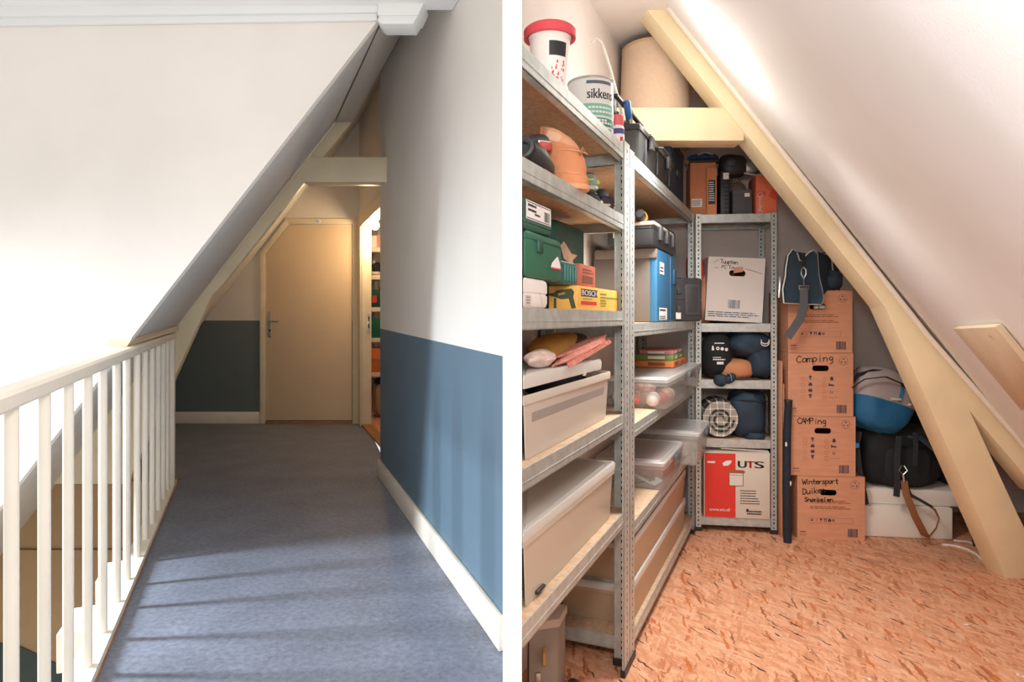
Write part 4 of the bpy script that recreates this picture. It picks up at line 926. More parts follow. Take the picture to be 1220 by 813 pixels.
b = MB(); b.tube([(-.155, 0, .44), (0, 0, .43), (.155, 0, .44)], .003, 6); b.tube([(0, -.155, .44), (0, 0, .43), (0, .155, .44)], .003, 6); b.lathe([(.02, .42), (.024, .42), (.024, .44), (.02, .44), (.02, .42)], n=16, cap=False); b.build('spider_ring', STEEL, t)

# ---- second board: crate, tool boxes
z = FL[1] + .001
sc = sfp(784, .012); L9 = sfp(806, .012) - sc
t = thing('crate', 'tall grey crate with bright blue side standing beyond the shelf post', 'crate', A(sc, .014, z), YAW)
b = MB(); b.box((0, .03, 0), (L9, .27, .30), bev=.006); b.build('body', mat('taupe_crate_plastic', '#6a625a', .6), t)
b = MB(); b.box((.0, 0, 0), (L9 + .002, .034, .302), bev=.008); b.build('blue_side', BLUEP, t)
sbox(t, (-.012, .0, .262), (-.001, .26, .302), mat('taupe_lid_plastic', '#7a7168', .55), 'lid_flange')
sbox(t, (-.006, .1, .03), (.0, .15, .18), DGREY, 'grip_slot'); sbox(t, (L9 * .62, -.006, .0), (L9 * .66, .003, .29), mat('deep_blue_plastic', '#26557a', .5), 'rib'); sbox(t, (L9 * .8, -.008, .17), (L9 * .95, .003, .24), mat('deep_blue_plastic', '#26557a', .5), 'latch')
flat(t, 'label', PAPERW, lambda b: (b.quad((.04, -.0012, .2), RT, UP, .1, .05), b.quad((.03, -.0012, .01), RT, UP, .18, .05)))
flat(t, 'printed_text', INKB, lambda b: (lines(b, (.05, -.0018, .225), RT, UP, .07, 2, .014, .006, 2), lines(b, (.04, -.0018, .047), RT, UP, .15, 1, .01, .007, 5), lines(b, (.04, -.0018, .022), RT, UP, .15, 2, .008, .004, 7)))
z2 = z + .304
t = case('toolbox', 'black toolbox with grey rim on top of the blue crate', 'toolbox', at_s(z2), YAW, [(sc - .1, .01), (sc + L9 - .04, .01), (sc + L9 - .04, .2), (sc - .1, .2)], .085, BLACK, r=.02, seam=.8)
b = MB(); b.box((sc - .106, .004, .08), (sc + L9 - .034, .206, .096), bev=.007); b.build('lid_rim', mat('pale_grey_plastic', '#b5aca1', .6), t)
for k in range(3): latch(t, sc + .02 + .15 * k, .01, .06, DGREY, .05, .06, .012)
flat(t, 'vent_label', mat('pale_green_print', '#b9c49a', .6), lambda b: [b.quad((sc - .1025, .1 + .02 * k, .035), (0, 1, 0), UP, .012, .03) for k in range(4)])
zt = z2 + .098
c = A(sc - .05, .07, zt); t = thing('drill', 'yellow and black cordless drill on top of the black toolbox', 'drill', c, YAW + R(8))
b = MB(); b.lathe([(.014, -.09), (.02, -.08), (.022, -.02), (.023, -.018)], n=16, M=Matrix.Translation((0, 0, .024)) @ Matrix.Rotation(R(90), 4, 'Y')); b.build('chuck', BLACK, t)
b = MB(); b.lathe([(.023, -.02), (.0245, -.01), (.0245, .05), (.02, .056)], n=16, M=Matrix.Translation((0, 0, .024)) @ Matrix.Rotation(R(90), 4, 'Y')); b.build('yellow_body', mat('amber_plastic', '#e59a2e', .4), t)
b = MB(); b.lathe([(.022, .054), (.024, .06), (.024, .085), (.018, .09)], n=16, M=Matrix.Translation((0, 0, .024)) @ Matrix.Rotation(R(90), 4, 'Y')); b.build('rear_cap', BLACK, t)
b = MB(); b.box((.0, .012, .002), (.045, .11, .032), bev=.01); b.build('handle', mat('amber_plastic', '#e59a2e', .4), t); b = MB(); b.box((-.01, .1, .001), (.06, .13, .04), bev=.006); b.build('battery', BLACK, t)
t = case('tool_case', 'tall dark green case standing upright beside the blue crate', 'case', at_s(z), YAW, [(sc + L9 + .02, .06), (sc + L9 + .27, .06), (sc + L9 + .27, .26), (sc + L9 + .02, .26)], .45, GREEND, r=.025, seam=.5)
for k in (.05, .12, .2): sbox(t, (sc + L9 + k, .052, .03), (sc + L9 + k + .02, .064, .42), mat('green_rib_plastic', '#2a5d50', .45), 'rib')
flat(t, 'yellow_strip', mat('yellow_green_strip', '#b9bf5a', .6), lambda b: b.quad((sc + L9 + .225, .0505, .1), RT, UP, .014, .18))
c = S(1.24, -.035, z + .0); t = case('tool_case', 'small black case standing at the corner post, jutting past the shelf edge', 'case', (c.x, c.y, z), R(10), [(-.105, -.0), (.05, -.0), (.05, .1), (-.105, .1)], .215, mat('charcoal_plastic', '#3a3b3e', .5), r=.02, seam=.5)
sbox(t, (-.045, -.006, .03), (.035, .003, .185), DGREY, 'raised_panel', .008); sbox(t, (-.03, -.009, .045), (.02, -.004, .17), mat('charcoal_plastic', '#3a3b3e', .5), 'inner_panel', .006); latch(t, -.075, .0, .15, DGREY, .02, .03); latch(t, -.075, .0, .06, DGREY, .02, .03)
flat(t, 'label', PAPERW, lambda b: b.quad((-.1, -.0012, .012), RT, UP, .035, .032))
# ---- third board
z = FL[2] + .001
def clearbin(label, s0, s1_, t0, t1, zz, h, m=CLRB, ml=None, lidt=.018, taper=.94):
    t = thing('storage_bin', label, 'bin', at_s(zz), YAW); P = [(s0, t0), (s1_, t0), (s1_, t1), (s0, t1)]
    tray(t, P, h, m, taper, rim=.009); lid(t, P, ml or plastic_clear('clear_lid_plastic', '#e4e5e4', .6, .2), h + .012, lidt, .011)
    for x in (.5,): b = MB(); b.box((s0 + (s1_ - s0) * x - .05, t0 - .024, h - .02), (s0 + (s1_ - s0) * x + .05, t0 - .006, h + .006), bev=.004); b.build('clip_handle', mat('smoky_clip', '#5b6062', .4), t)
    return t
sA = sfp(797, -.05)
clearbin('clear bin of balls and toys, with games stacked on its lid', sA, 1.445, -.045, .25, z, .112)
cols = [('#e6dcd6', 'white'), ('#d9756a', 'coral'), ('#e3d3c4', 'cream'), ('#c9564e', 'red'), ('#efe6dc', 'ivory'), ('#d9a890', 'peach'), ('#e4dfe0', 'pearl')]
spots = [(.035, .02, .03), (.04, .09, .027), (.035, .155, .03), (.115, .0, .026), (.11, .07, .03), (.19, -.005, .03), (.27, .0, .027)]
for k, (ds, t_, r_) in enumerate(spots):
    h_, nm = cols[k]
    o = thing('toy_ball', f'{nm} ball inside the clear bin', 'ball', A(sA + ds, t_, z + .008), YAW, 'balls in the clear bin')
    b = MB(); b.blob((0, 0, r_), (r_, r_, r_), 1, 1); b.build('shell', mat('ball_' + nm, h_, .4), o)
    b = MB(); b.lathe([(.006, r_ * 1.97), (.006, r_ * 2.1), (.002, r_ * 2.12)], n=10); b.build('cap', STEEL, o)
t = thing('toy_bundle', 'red and cream checked cloth bundle inside the clear bin', 'cloth', A(sA + .05, .07, z + .062), YAW); b = MB(); b.blob((0, 0, .016), (.028, .06, .018), .8, .8, .08, 3); b.build('cloth', mat('checked_cloth', '#cf5f5a', .9, col2='#f0e2d8', scale=40), t)
z3 = z + .128
gm = [('orange flat game box at the bottom of the pile on the clear bin', '#d07a3f', .03, 0, .42, .2, '#8a4a2a'), ('green game box on the orange one', '#6a9a4a', .026, .03, .36, .18, '#e9e3d2'), ('pink and white game box on top of the pile on the clear bin', '#d9878f', .02, .05, .33, .16, '#f1ece6')]
zz = z3
for lab, colr, hh, off, ll, dd_, c2 in gm:
    t = thing('game_box', lab, 'game box', A(1.0 + off, .02 + off * .2, zz), YAW + off * .8, 'games on the clear bin'); b = MB(); b.box((0, 0, 0), (ll, dd_, hh), bev=.002); b.build('body', mat('game_' + colr[1:], colr, .5), t)
    flat(t, 'printed_panel', mat('game_print_' + c2[1:], c2, .5), lambda b: (b.quad((.04, -.0008, hh * .2), RT, UP, .09, hh * .6), b.quad((.2, -.0008, hh * .3), RT, UP, .1, hh * .3), b.quad((-.0008, .12, hh * .25), (0, -1, 0), UP, .08, hh * .5))); zz += hh + .0008
# ---- fourth board: two flat bins
z = FL[3] + .001
sB = sfp(791, -.02)
t = clearbin('clear bin with a white strap inside, nearer of the two on its board', sB, 1.02, -.018, .26, z, .105)
b = MB(); b.tube([(sB + .03, .2, .075), (sB + .025, .1, .05), (sB + .03, .03, .02), (sB + .12, .02, .02)], .012, 8, flat=(.03, .006)); b.build('white_strap', mat('perforated_white', '#e9e6e1', .5), t)
b = MB(); b.tube([(sB + .02 , .22, .02), (sB + .022, .12, .015), (sB + .03, .04, .03), (sB + .03, .03, .06), (sB + .06, .03, .03)], .004, 6); b.build('black_cable', BLACK, t)
t = thing('cloth_stack', 'coral red cloth folded in the nearer flat clear bin', 'cloth', A(sB + .2, .03, z + .012), YAW); b = MB(); b.box((-.03, -.02, 0), (.27, .12, .07), bev=.012); b.build('cloth', mat('coral_cloth', '#cf6a58', .9, bump=.2, bscale=30), t)
b = MB(); b.box((-.034, -.024, .03), (.274, .0, .04), bev=.004); b.build('fold', mat('coral_cloth', '#cf6a58', .9), t)
t = clearbin('clear bin jutting furthest over the shelf edge, near the corner post', 1.05, 1.45, -.085, .24, z, .145)
b = MB(); b.blob((1.28, .06, .055), (.17, .1, .045), .6, .6, .08, 6); b.build('pale_contents', mat('pale_contents', '#cdbfae', .9, var=.1), t)
# ---- bottom board: two stacked translucent bins
z = FL[4] + .001; TAN = plastic_clear('amber_milky_plastic', '#d9bfa0', .66, .35)
for k, (zz, lab, mm) in enumerate(((z, 'lower of two long frosted bins stacked on the bottom board', 0), (z + .148, 'upper of two long frosted bins stacked on the bottom board', 1))):
    t = thing('storage_bin', lab, 'bin', at_s(zz), YAW, None); P = [(.09, .012), (1.3, .012), (1.3, .27), (.09, .27)]
    tray(t, P, .13, TAN, .965, rim=.01); lid(t, P, CLRL, .145, .022, .012)
    b = MB(); b.blob((.55, .14, .055), (.4, .1, .045), .4, .4, .06, 3 + k); b.build('dark_contents' if not k else 'contents', BLKFAB if not k else MATS['tan_contents'], t)


# ================================================================== END UNIT
def BB(x, y, zz): return B(x, y, zz)
z = BL[0] + .001
w = xb(847) - xb(815); x0 = xb(814.5)
t = carton('carton', 'tall orange-brown carton with white and black labels on top of the end shelves', 'box', B(-.028, .02, z), BY, .135, .2, .285, mat('orange_brown_card', '#d28a60', .75, var=.04))
sbox(t, (.085, -.02, 0), (.137, .05, .25), mat('orange_card_fold', '#da9468', .75), 'front_fold', .003)
flat(t, 'white_label', PAPERW, lambda b: b.quad((.008, -.0008, .045), RT, UP, .055, .045)); flat(t, 'black_label', BLACK, lambda b: b.quad((.093, -.0212, .055), RT, UP, .036, .13))
flat(t, 'printed_text', INKB, lambda b: lines(b, (.012, -.0014, .078), RT, UP, .045, 4, .008, .003, 2)); flat(t, 'small_print', PAPERW, lambda b: lines(b, (.096, -.0218, .17), RT, UP, .03, 9, .012, .005, 8))
t = carton('carton', 'narrow black box with a white label beside the tall brown carton', 'box', B(.13, .015, z), BY, .05, .2, .235, BLACK, bev=.006)
flat(t, 'label', PAPERW, lambda b: b.quad((.014, -.0008, .19), RT, UP, .03, .035)); flat(t, 'side_print', DGREY, lambda b: [b.quad((.016, -.0008, .02 + .022 * k), RT, UP, .026, .01) for k in range(7)])
t = carton('carton', 'low charcoal box with a small white label beside the orange-red box', 'box', B(.196, .02, z), BY, .1, .18, .132, mat('charcoal_card', '#55555a', .7), bev=.003)
flat(t, 'label', PAPERW, lambda b: b.quad((.06, -.0008, .094), RT, UP, .026, .02)); sbox(t, (-.001, -.001, .112), (.093, .181, .134), mat('charcoal_card_lid', '#606066', .7), 'lid', .002)
t = carton('carton', 'bright orange-red box with white letters down its front', 'box', B(.312, .012, z), BY, .108, .2, .205, mat('orange_red_card', '#e8704a', .6, col2='#e8805c', scale=6), bev=.003)
flat(t, 'red_print', mat('red_print', '#dd5040', .6), lambda b: (poly(b, [(.066, .09), (.108, .065), (.108, .12), (.08, .13)], (0, -.0008, 0), RT, UP), b.quad((.006, -.0008, .1), RT, UP, .045, .018)))
flat(t, 'lettering', PAPERW, lambda b: (letters(b, 'Jigoo', (.032, -.0014, .008), UP, (-1, 0, 0), .085, .022, bold=.0006), disc(b, (.022, -.0014, .1), RT, UP, .013, 16, 0, .011)))
sbox(t, (.002, .01, .205), (.1, .19, .214), mat('pale_card_top', '#cfb3a0', .7), 'top_flap', .002)
zt = z + .286
t = thing('hedge_trimmer', 'long black power tool lying on the boxes under the beam', 'power tool', B(.01, .08, zt), BY)
b = MB(); b.tube([(-.04, 0, .016), (.0, 0, .018), (.12, .005, .022)], [.012, .017, .018], 12); b.build('shaft', BLACK, t)
b = MB(); b.tube([(-.058, 0, .016), (-.04, 0, .016)], .0145, 12); b.build('end_cap', mat('copper_brown', '#a4714f', .5), t)
b = MB(); b.blob((.195, .012, -.012), (.075, .05, .062), .7, .8, .04, 4); b.build('motor_housing', BLACK, t)
b = MB(); b.blob((.18, -.03, .0), (.025, .016, .022), .8, .8); b.build('side_knob', DGREY, t)
t = thing('cloth_bag', 'blue cloth bag stuffed beneath the beam above the brown carton', 'bag', B(.05, .13, z + .292), BY)
b = MB(); b.blob((0, 0, .03), (.085, .05, .034), .8, .8, .07, 6); b.build('bag', mat('bright_blue_cloth', '#2f5f9a', .85, bump=.3, bscale=30), t); b = MB(); b.tube([(-.03, -.045, .05), (.01, -.05, .062), (.05, -.046, .05)], .004, 6); b.build('cord', PIPE, t)
t = thing('plastic_bag', 'crumpled grey-brown bag behind the charcoal box', 'bag', B(.235, .2, z + .002), BY); b = MB(); b.blob((.0, -.01, .1), (.065, .06, .1), .7, .8, .08, 8); b.build('bag', mat('taupe_plastic_bag', '#8d7a6b', .4, bump=.5, bscale=30), t); b = MB(); b.blob((0, -.01, .2), (.03, .03, .03), .8, .8, .1, 9); b.build('neck', MATS['taupe_plastic_bag'], t)
t = thing('jigsaw', 'silver and black jigsaw resting on the grey-brown bag', 'power tool', B(.265, .1, z + .215), BY)
b = MB(); b.blob((.04, 0, .055), (.055, .035, .042), .6, .7, .03, 2, ry=R(-10)); b.build('body', mat('silver_grey_plastic', '#9a9d9f', .35, .4), t)
b = MB(); b.tube([(.05, -.01, .09), (.09, -.012, .105), (.125, -.01, .1)], .011, 8); b.build('handle', BLACK, t); b = MB(); b.tube([(.07, -.02, .05), (.11, -.02, .045), (.125, -.02, .03)], .012, 8); b.build('motor_end', BLACK, t)
b = MB(); b.tube([(-.01, -.03, .1), (-.018, -.03, .02), (.05, -.03, .005), (.1, -.03, .008)], .004, 6); b.build('guard_wire', PIPE, t)
# second board
z = BL[1] + .001
t = carton('moving_box', 'white moving box with handwriting and a torn hand hole, leaning on the end shelf', 'box', B(.05, .03, z + .004), BY, .296, .235, .345, mat('white_box_card', '#e8e2de', .75, var=.02), hole=(.155, .26, .085, .032))
t.rotation_euler = (0, R(3), BY); t.location = B(.052, .03, z + .018)
flat(t, 'handwriting', INKB, lambda b: (pen(b, 'Tuupten', (.062, -.001, .312), RT, UP, .021, .62, .003, slope=-.05), pen(b, 'PC Ta', (.07, -.001, .283), RT, UP, .018, .7, .0025), b.quad((.03, -.001, .31), (.7, 0, .6), (-.6, 0, .7), .03, .002), b.quad((.035, -.001, .286), RT, UP, .02, .002)))
flat(t, 'barcode', mat('blue_grey_print', '#5b6b80', .7), lambda b: barcode(b, (.115, -.001, .07), RT, UP, .062, .046))
flat(t, 'printed_text', mat('blue_grey_print', '#5b6b80', .7), lambda b: lines(b, (.012, -.001, .045), RT, UP, .27, 3, .011, .005, 5))
b = MB(); b.prism([(.135, -.002, .26), (.18, -.02, .268), (.178, -.022, .295), (.137, -.003, .29)], (0, .002, 0)); b.build('torn_flap', CARD, t)
b = MB(); b.tube([(.19, -.003, .285), (.23, -.004, .278), (.28, -.003, .262)], .004, 6, flat=(.012, .002)); b.build('string', mat('pale_string', '#cdbfae', .8), t)
t = carton('carton', 'low brown carton with a white label, just behind the white moving box', 'box', B(.15, .255, z), BY, .245, .045, .368, CARD); flat(t, 'label', PAPERW, lambda b: b.quad((.09, -.0008, .33), RT, UP, .13, .034)); flat(t, 'printed_text', INKB, lambda b: lines(b, (.1, -.0014, .348), RT, UP, .11, 1, .01, .006, 4))
t = thing('bag', 'peach coloured sack slumped between the black case and the white moving box', 'bag', B(.06, .17, z + .002), BY); b = MB(); b.blob((.0, 0, .12), (.058, .1, .125), .8, .8, .06, 12); b.build('sack', mat('peach_sack', '#dba183', .8, bump=.4, bscale=20), t); b = MB(); b.blob((0, -.01, .24), (.035, .05, .03), .8, .8, .1, 3); b.build('fold', MATS['peach_sack'], t)
t = thing('bag', 'bright red bag hanging down behind the corner post', 'bag', B(.012, .11, z + .25), BY); b = MB(); b.blob((-.005, 0, .05), (.045, .07, .085), .8, .8, .05, 7); b.build('bag', mat('bright_red_nylon', '#e0493f', .6, bump=.3, bscale=20), t); b = MB(); b.tube([(.0, -.06, .12), (.03, -.07, .04), (.02, -.06, -.02)], .005, 6); b.build('cord', RED, t)
# third board: sleeping bags
z = BL[2] + .001
t = thing('sleeping_bag', 'black stuffed sack with white symbols, hanging over the shelf edge', 'sleeping bag', B(.126, .06, z), BY)
b = MB(); b.blob((-.01, .02, .13), (.085, .1, .128), .85, .9, .03, 3); b.build('sack', BLKFAB, t)
b = MB()
def onblob(x, zz): return -.0795 + .35 * ((x + .01) ** 2 + (zz - .14) ** 2) / .1 * .9
def glyph(b, fn):
    g = MB(); fn(g)
    g.v = [(x, .02 - .1 * max(0, 1 - abs((x + .01) / .085) ** 2.2) ** .46 * max(0, 1 - abs((zz - .13) / .128) ** 2.3) ** .5 - .006, zz) for x, y, zz in g.v]; b.v.extend([]); n = len(b.v); b.v += g.v; b.f += [tuple(i + n for i in f) for f in g.f]; b.mi += g.mi
glyph(b, lambda g: (lines(g, (-.03, 0, .195), RT, UP, .05, 1, .01, .005, 2), disc(g, (-.015, 0, .17), RT, UP, .009, 12, 0, .004), disc(g, (.008, 0, .168), RT, UP, .009, 12), disc(g, (.031, 0, .164), RT, UP, .009, 12), poly(g, [(-.046, .16), (-.034, .16), (-.036, .18), (-.04, .186), (-.044, .18)], (0, 0, 0), RT, UP), lines(g, (-.04, 0, .12), RT, UP, .05, 1, .01, .004, 4), lines(g, (-.04, 0, .108), RT, UP, .07, 1, .01, .006, 5), g.quad((-.02, 0, .085), RT, UP, .035, .014)))
b.build('white_print', PAPERW, t, smooth=False)
b = MB(); b.blob((.0, -.075, .0), (.035, .022, .03), .8, .8, .1, 5); b.blob((.05, -.072, .01), (.032, .02, .022), .8, .8, .1, 6, ry=R(-35)); b.build('cord_knot', NAVY, t)
b = MB(); b.tube([(.03, -.09, .05), (.05, -.092, .03), (.055, -.09, .0)], .008, 6, flat=(.02, .003)); b.build('white_strap', PIPE, t)
t = thing('sleeping_bag', 'navy sleeping bag bundled on the board with its white emblem to the right', 'sleeping bag', B(.285, .12, z), BY)
b = MB(); b.blob((.01, 0, .19), (.12, .12, .075), .8, .8, .09, 8, ry=R(14)); b.blob((.06, -.01, .1), (.075, .115, .09), .75, .8, .06, 5); b.build('bag', NAVY, t)
def emblem(b):
    for k in range(2): b.tube([(.07 + .02 * math.cos(q), -.128 - .002 * k, .2 + .016 * math.sin(q) + .012 * k) for q in [R(a) for a in range(160, 400, 20)]], .003, 5)
b = MB(); emblem(b); b.build('emblem', PIPE, t)
t = thing('mat_roll', 'tan rolled mat beneath the navy sleeping bag', 'mat', B(.26, .09, z), BY)
b = MB(); b.blob((-.05, -.01, .055), (.1, .09, .055), .7, .8, .03, 3, ry=R(0)); b.build('roll', mat('tan_mat', '#cb8c62', .85, bump=.15, bscale=30), t); b = MB(); b.tube([(-.14, -.085, .012), (-.05, -.1, .008), (.06, -.09, .01)], .006, 6); b.build('strap', BLACK, t)
# fourth board
z = BL[3] + .001
t = thing('blanket_roll', 'rolled plaid blanket in black and cream on the lower end shelf', 'blanket', B(.13, .045, z), BY)
b = MB(); n = 26; rings = []
for k, (yy, rr) in enumerate(((-.03, .07), (-.035, .095), (.0, .104), (.14, .105), (.2, .1), (.21, .06))): rings.append([(rr * math.cos(2 * math.pi * i / n) * .95, yy, .105 + rr * math.sin(2 * math.pi * i / n)) for i in range(n)])
b.loft(rings); b.build('roll', plaid_mat(), t)
b = MB(); b.tube([((.02 + .012 * k / 6) * math.cos(k * .5), -.038, .105 + (.02 + .012 * k / 6) * math.sin(k * .5)) for k in range(26)], .006, 6); b.build('spiral_edge', MATS['plaid'], t)
t = thing('bag', 'navy nylon bag filling the right of the lower end shelf', 'bag', B(.282, .115, z), BY)
b = MB(); b.blob((0, 0, .13), (.096, .11, .128), .6, .7, .05, 15); b.build('bag', NAVY, t); b = MB(); b.blob((.03, -.085, .012), (.05, .03, .022), .7, .8, .08, 4); b.build('hanging_corner', NAVY, t)
b = MB(); b.tube([(-.1, -.06, .2), (-.03, -.112, .21), (.05, -.112, .205), (.1, -.06, .2)], .003, 6); b.build('seam', NAVY2, t)
# bottom board: red and white box
z = BL[4] + .001
xw = xb(915) - xb(840)
t = carton('moving_box', 'red and white printed moving box with bulging flaps on the bottom end shelf', 'box', B(xb(840), -.008, z), BY, xw, .27, .345, mat('offwhite_box_card', '#ded3c6', .75, var=.02), bev=.003); h_ = .345
flat(t, 'red_half', mat('scarlet_print', '#e2392c', .65), lambda b: (b.quad((.004, -.0008, .002), RT, UP, xw * .47, h_ - .004)))
flat(t, 'red_side', mat('scarlet_print', '#e2392c', .65), lambda b: b.quad((xw + .0008, 0, .002), (0, 1, 0), UP, .27, h_ - .004))
flat(t, 'lettering', mat('charcoal_print', '#38383a', .7), lambda b: (letters(b, 'U', (xw * .52, -.0014, h_ * .78), RT, UP, .042, .036, bold=.003), letters(b, 'S', (xw * .77, -.0014, h_ * .78), RT, UP, .046, .036, bold=.003), lines(b, (xw * .55, -.0014, h_ * .42), RT, UP, .1, 6, .0135, .0045, 3), lines(b, (xw * .65, -.0014, h_ * .1), RT, UP, .08, 2, .013, .008, 6), poly(b, [(0, 0), (.014, 0), (.014, .012), (.007, .02), (0, .012)], (xw * .64, -.0012, h_ * .1), RT, UP)))
flat(t, 'red_letter', mat('scarlet_print', '#e2392c', .65), lambda b: letters(b, 'T', (xw * .645, -.0018, h_ * .78), RT, UP, .04, .036, bold=.003))
flat(t, 'white_lettering', PAPERW, lambda b: (letters(b, 'www.uts.nl', (xw * .08, -.0016, h_ * .1), RT, UP, .105, .016, bold=.0008), lines(b, (xw * .05, -.0016, h_ * .84), RT, UP, .05, 1, .01, .01, 4), poly(b, [(0, .004), (.02, .018), (.048, .02), (.046, .008), (.03, -.008), (.006, -.01)], (xw * .28, -.0016, h_ * .83), RT, UP)))
flat(t, 'box_picture', mat('picture_white', '#e4ded4', .6), lambda b: b.quad((xw * .385, -.0016, h_ * .5), RT, UP, .07, .07))
flat(t, 'box_picture_outline', mat('picture_brown', '#5d4a3f', .6), lambda b: [b.quad((xw * .38 + dx, -.0018, h_ * .5 + dz), RT, UP, a, c_) for dx, dz, a, c_ in ((0, -.002, .003, .074), (.071, -.002, .003, .074), (0, -.002, .073, .003), (.0, .056, .073, .002))])
flat(t, 'box_picture_lid', mat('picture_tan', '#a8603f', .6), lambda b: poly(b, [(-.006, 0), (.08, 0), (.083, .012), (.07, .018), (.01, .018), (-.008, .01)], (xw * .38, -.0019, h_ * .5 + .066), RT, UP))
b = MB(); b.prism([(0, 0, h_ - .002), (xw, 0, h_ - .002), (xw - .006, .1, h_ + .024), (.012, .1, h_ + .016)], (0, 0, .004)); b.build('front_flap', MATS['offwhite_box_card'], t)
b = MB(); b.prism([(.09, .012, h_ + .02), (xw - .004, .02, h_ + .008), (xw - .004, .2, h_ + .012), (.1, .2, h_ + .028)], (0, 0, .006)); b.build('side_flap', mat('offwhite_card_inner', '#e6dccf', .75), t)
# ================================================================== BOXES AND BAGS BY THE END WALL
NAVYP = mat('navy_grey_print', '#4a4156', .8); BROWNP = mat('box_brown_print', '#a5684c', .85)
def recycle(b, cx, cz, y, r=.022):
    disc(b, (cx, y, cz), RT, UP, r, 24, 0, r * .93)
    for k in range(3):
        q = R(90 + 120 * k); u = (math.cos(q), math.sin(q)); v = (-u[1], u[0]); c = (cx + u[0] * r * .38, cz + u[1] * r * .38); e = r * .26
        b.add([(c[0] - v[0] * e, y, c[1] - v[1] * e), (c[0] + v[0] * e, y, c[1] + v[1] * e), (c[0] + v[0] * e * .5 + u[0] * e, y, c[1] + v[1] * e * .5 + u[1] * e), (c[0] - v[0] * e + u[0] * e * .7, y, c[1] - v[1] * e + u[1] * e * .7)], [(0, 1, 2, 3)])
def moving_box(label, px0, px1, z0, h, words, icons, Zf=3.49, yaw=-6.0):
    X0 = (px0 - PX) / F * Zf; w = (px1 - px0) / F * Zf
    t = carton('moving_box', label, 'box', (X0, Zf, z0), R(yaw), w, .37, h, CARD, 'brown moving boxes in the tall stack', hole=(w * .46 if not icons else w * .5, h * (.755 if icons else .74), .082, .03))
    y = -.0012
    def prints(b):
        recycle(b, w * .85, h * .87, y); barcode(b, (w * .745, y, h * .05), RT, UP, .05, .042, seed=3)
        lines(b, (.012, y, h * .11), RT, UP, .03, 1, .01, .004, 2)
        if icons:
            for k, zz in enumerate((.6, .495, .4, .31)):
                o = (w * .31, y, h * zz - .008)
                sh_ = [[(.1, .55), (.9, .55), (.75, 1), (.25, 1)], [(0, .1), (1, .1), (.9, .6), (.7, .9), (.3, .9), (.1, .6)], [(.1, .1), (.9, .1), (1, .5), (.85, .85), (.15, .85), (0, .5)], [(.3, 0), (.7, 0), (.7, .6), (1, .6), (.8, .95), (.2, .95), (0, .6), (.3, .6)]][k]
                poly(b, sh_, o, RT, UP, .021)
                if k == 0: b.quad((w * .31 + .008, y, h * .6 - .008), RT, UP, .005, .012); b.quad((w * .31 + .004, y, h * .6 - .008), RT, UP, .013, .002)
            poly(b, [(.1, 0), (.9, 0), (.9, .6), (.65, 1), (.35, 1), (.1, .6)], (w * .64, y, h * .565), RT, UP, .02)
            poly(b, [(0, .1), (.1, .1), (.1, .25), (.9, .25), (.9, .1), (1, .1), (1, .5), (.3, .55), (.1, .8), (0, .8)], (w * .625, y, h * .46), RT, UP, .026)
            for dx in (0, .009): b.quad((w * .65 + dx, y, h * .36), RT, UP, .003, .014 - dx * .3)
        else:
            x = w * .2
            for k in range(6):
                o = (x + .021 * k, y, h * .28)
                if k == 2: poly(b, [(.2, .55), (.1, .9), (.5, 1), (.9, .9), (.8, .55), (.58, .42), (.58, .08), (.75, 0), (.25, 0), (.42, .08), (.42, .42)], o, RT, UP, .017)
                elif k == 3: b.quad((o[0] + .002, y, o[2]), RT, UP, .004, .016); b.quad((o[0] + .011, y, o[2]), RT, UP, .004, .016); b.quad((o[0], y, o[2] + .013), RT, UP, .017, .003)
                elif k == 4: poly(b, [(0, .1), (.85, 0), (1, .5), (.7, .6), (.9, .9), (.3, .95), (.1, .6)], o, RT, UP, .018)
                elif k in (0, 5): lines(b, (o[0], y, o[2] + .009), RT, UP, .016, 2, .006, .004, 3)
                else: b.quad((o[0] + .006, y, o[2]), RT, UP, .002, .012)
    flat(t, 'printing', NAVYP, prints)
    def soft(b):
        if icons:
            for k in range(4):
                for x in (.2, .53): 
                    for a, c_, l, m_ in ((0, 0, .016, .0012), (0, .016, .0172, .0012), (0, 0, .0012, .016), (.016, 0, .0012, .016)): b.quad((w * x + a, y, h * (.58 - .095 * k) - .008 + c_), RT, UP, l, m_)
            b.quad((w * .61, y, h * .29), RT, UP, .05, .0015)
        else:
            for zz in (.6, .51): lines(b, (w * .19, y, h * zz), RT, UP, w * .64, 2, .009, .0045, 4)
            for a, c_, l, m_ in ((0, 0, .64 * w, .0013), (0, .026, .64 * w, .0013), (0, 0, .0013, .026), (.64 * w, 0, .0013, .026)): b.quad((w * .18 + a, y, h * .27 + c_ - .004), RT, UP, l, m_)
        lines(b, (.012, y, h * .075), RT, UP, .036, 2, .007, .002, 5)
    flat(t, 'soft_printing', BROWNP, soft)
    if words: flat(t, 'handwriting', INKB, lambda b: [pen(b, tx, (w * a, -.0016, h * c_), RT, UP, hh, ad, wd, slope=sl) for tx, a, c_, hh, ad, wd, sl in words])
    flat(t, 'top_seam', CARDI, lambda b: b.quad((0, -.0006, h - .004), RT, UP, w, .0016))
    return t
Z4 = .329
moving_box('bottom brown moving box of the stack, with three handwritten words', 950, 1026.7, 0.0, Z4 - .001, [('Wintersport', .07, .86, .026, .62, .0042, .05), ('Duiken', .07, .7, .03, .62, .0042, .12), ('Snorkelen', .1, .59, .022, .72, .0042, .02)], False, 3.485, -6)
moving_box('third brown moving box down the stack, with printed icons and crooked torn hand hole', 941.6, 1015.5, Z4, .308, [('CAMPing', .1, .87, .03, .68, .0042, .0)], True, 3.49, -6.5)
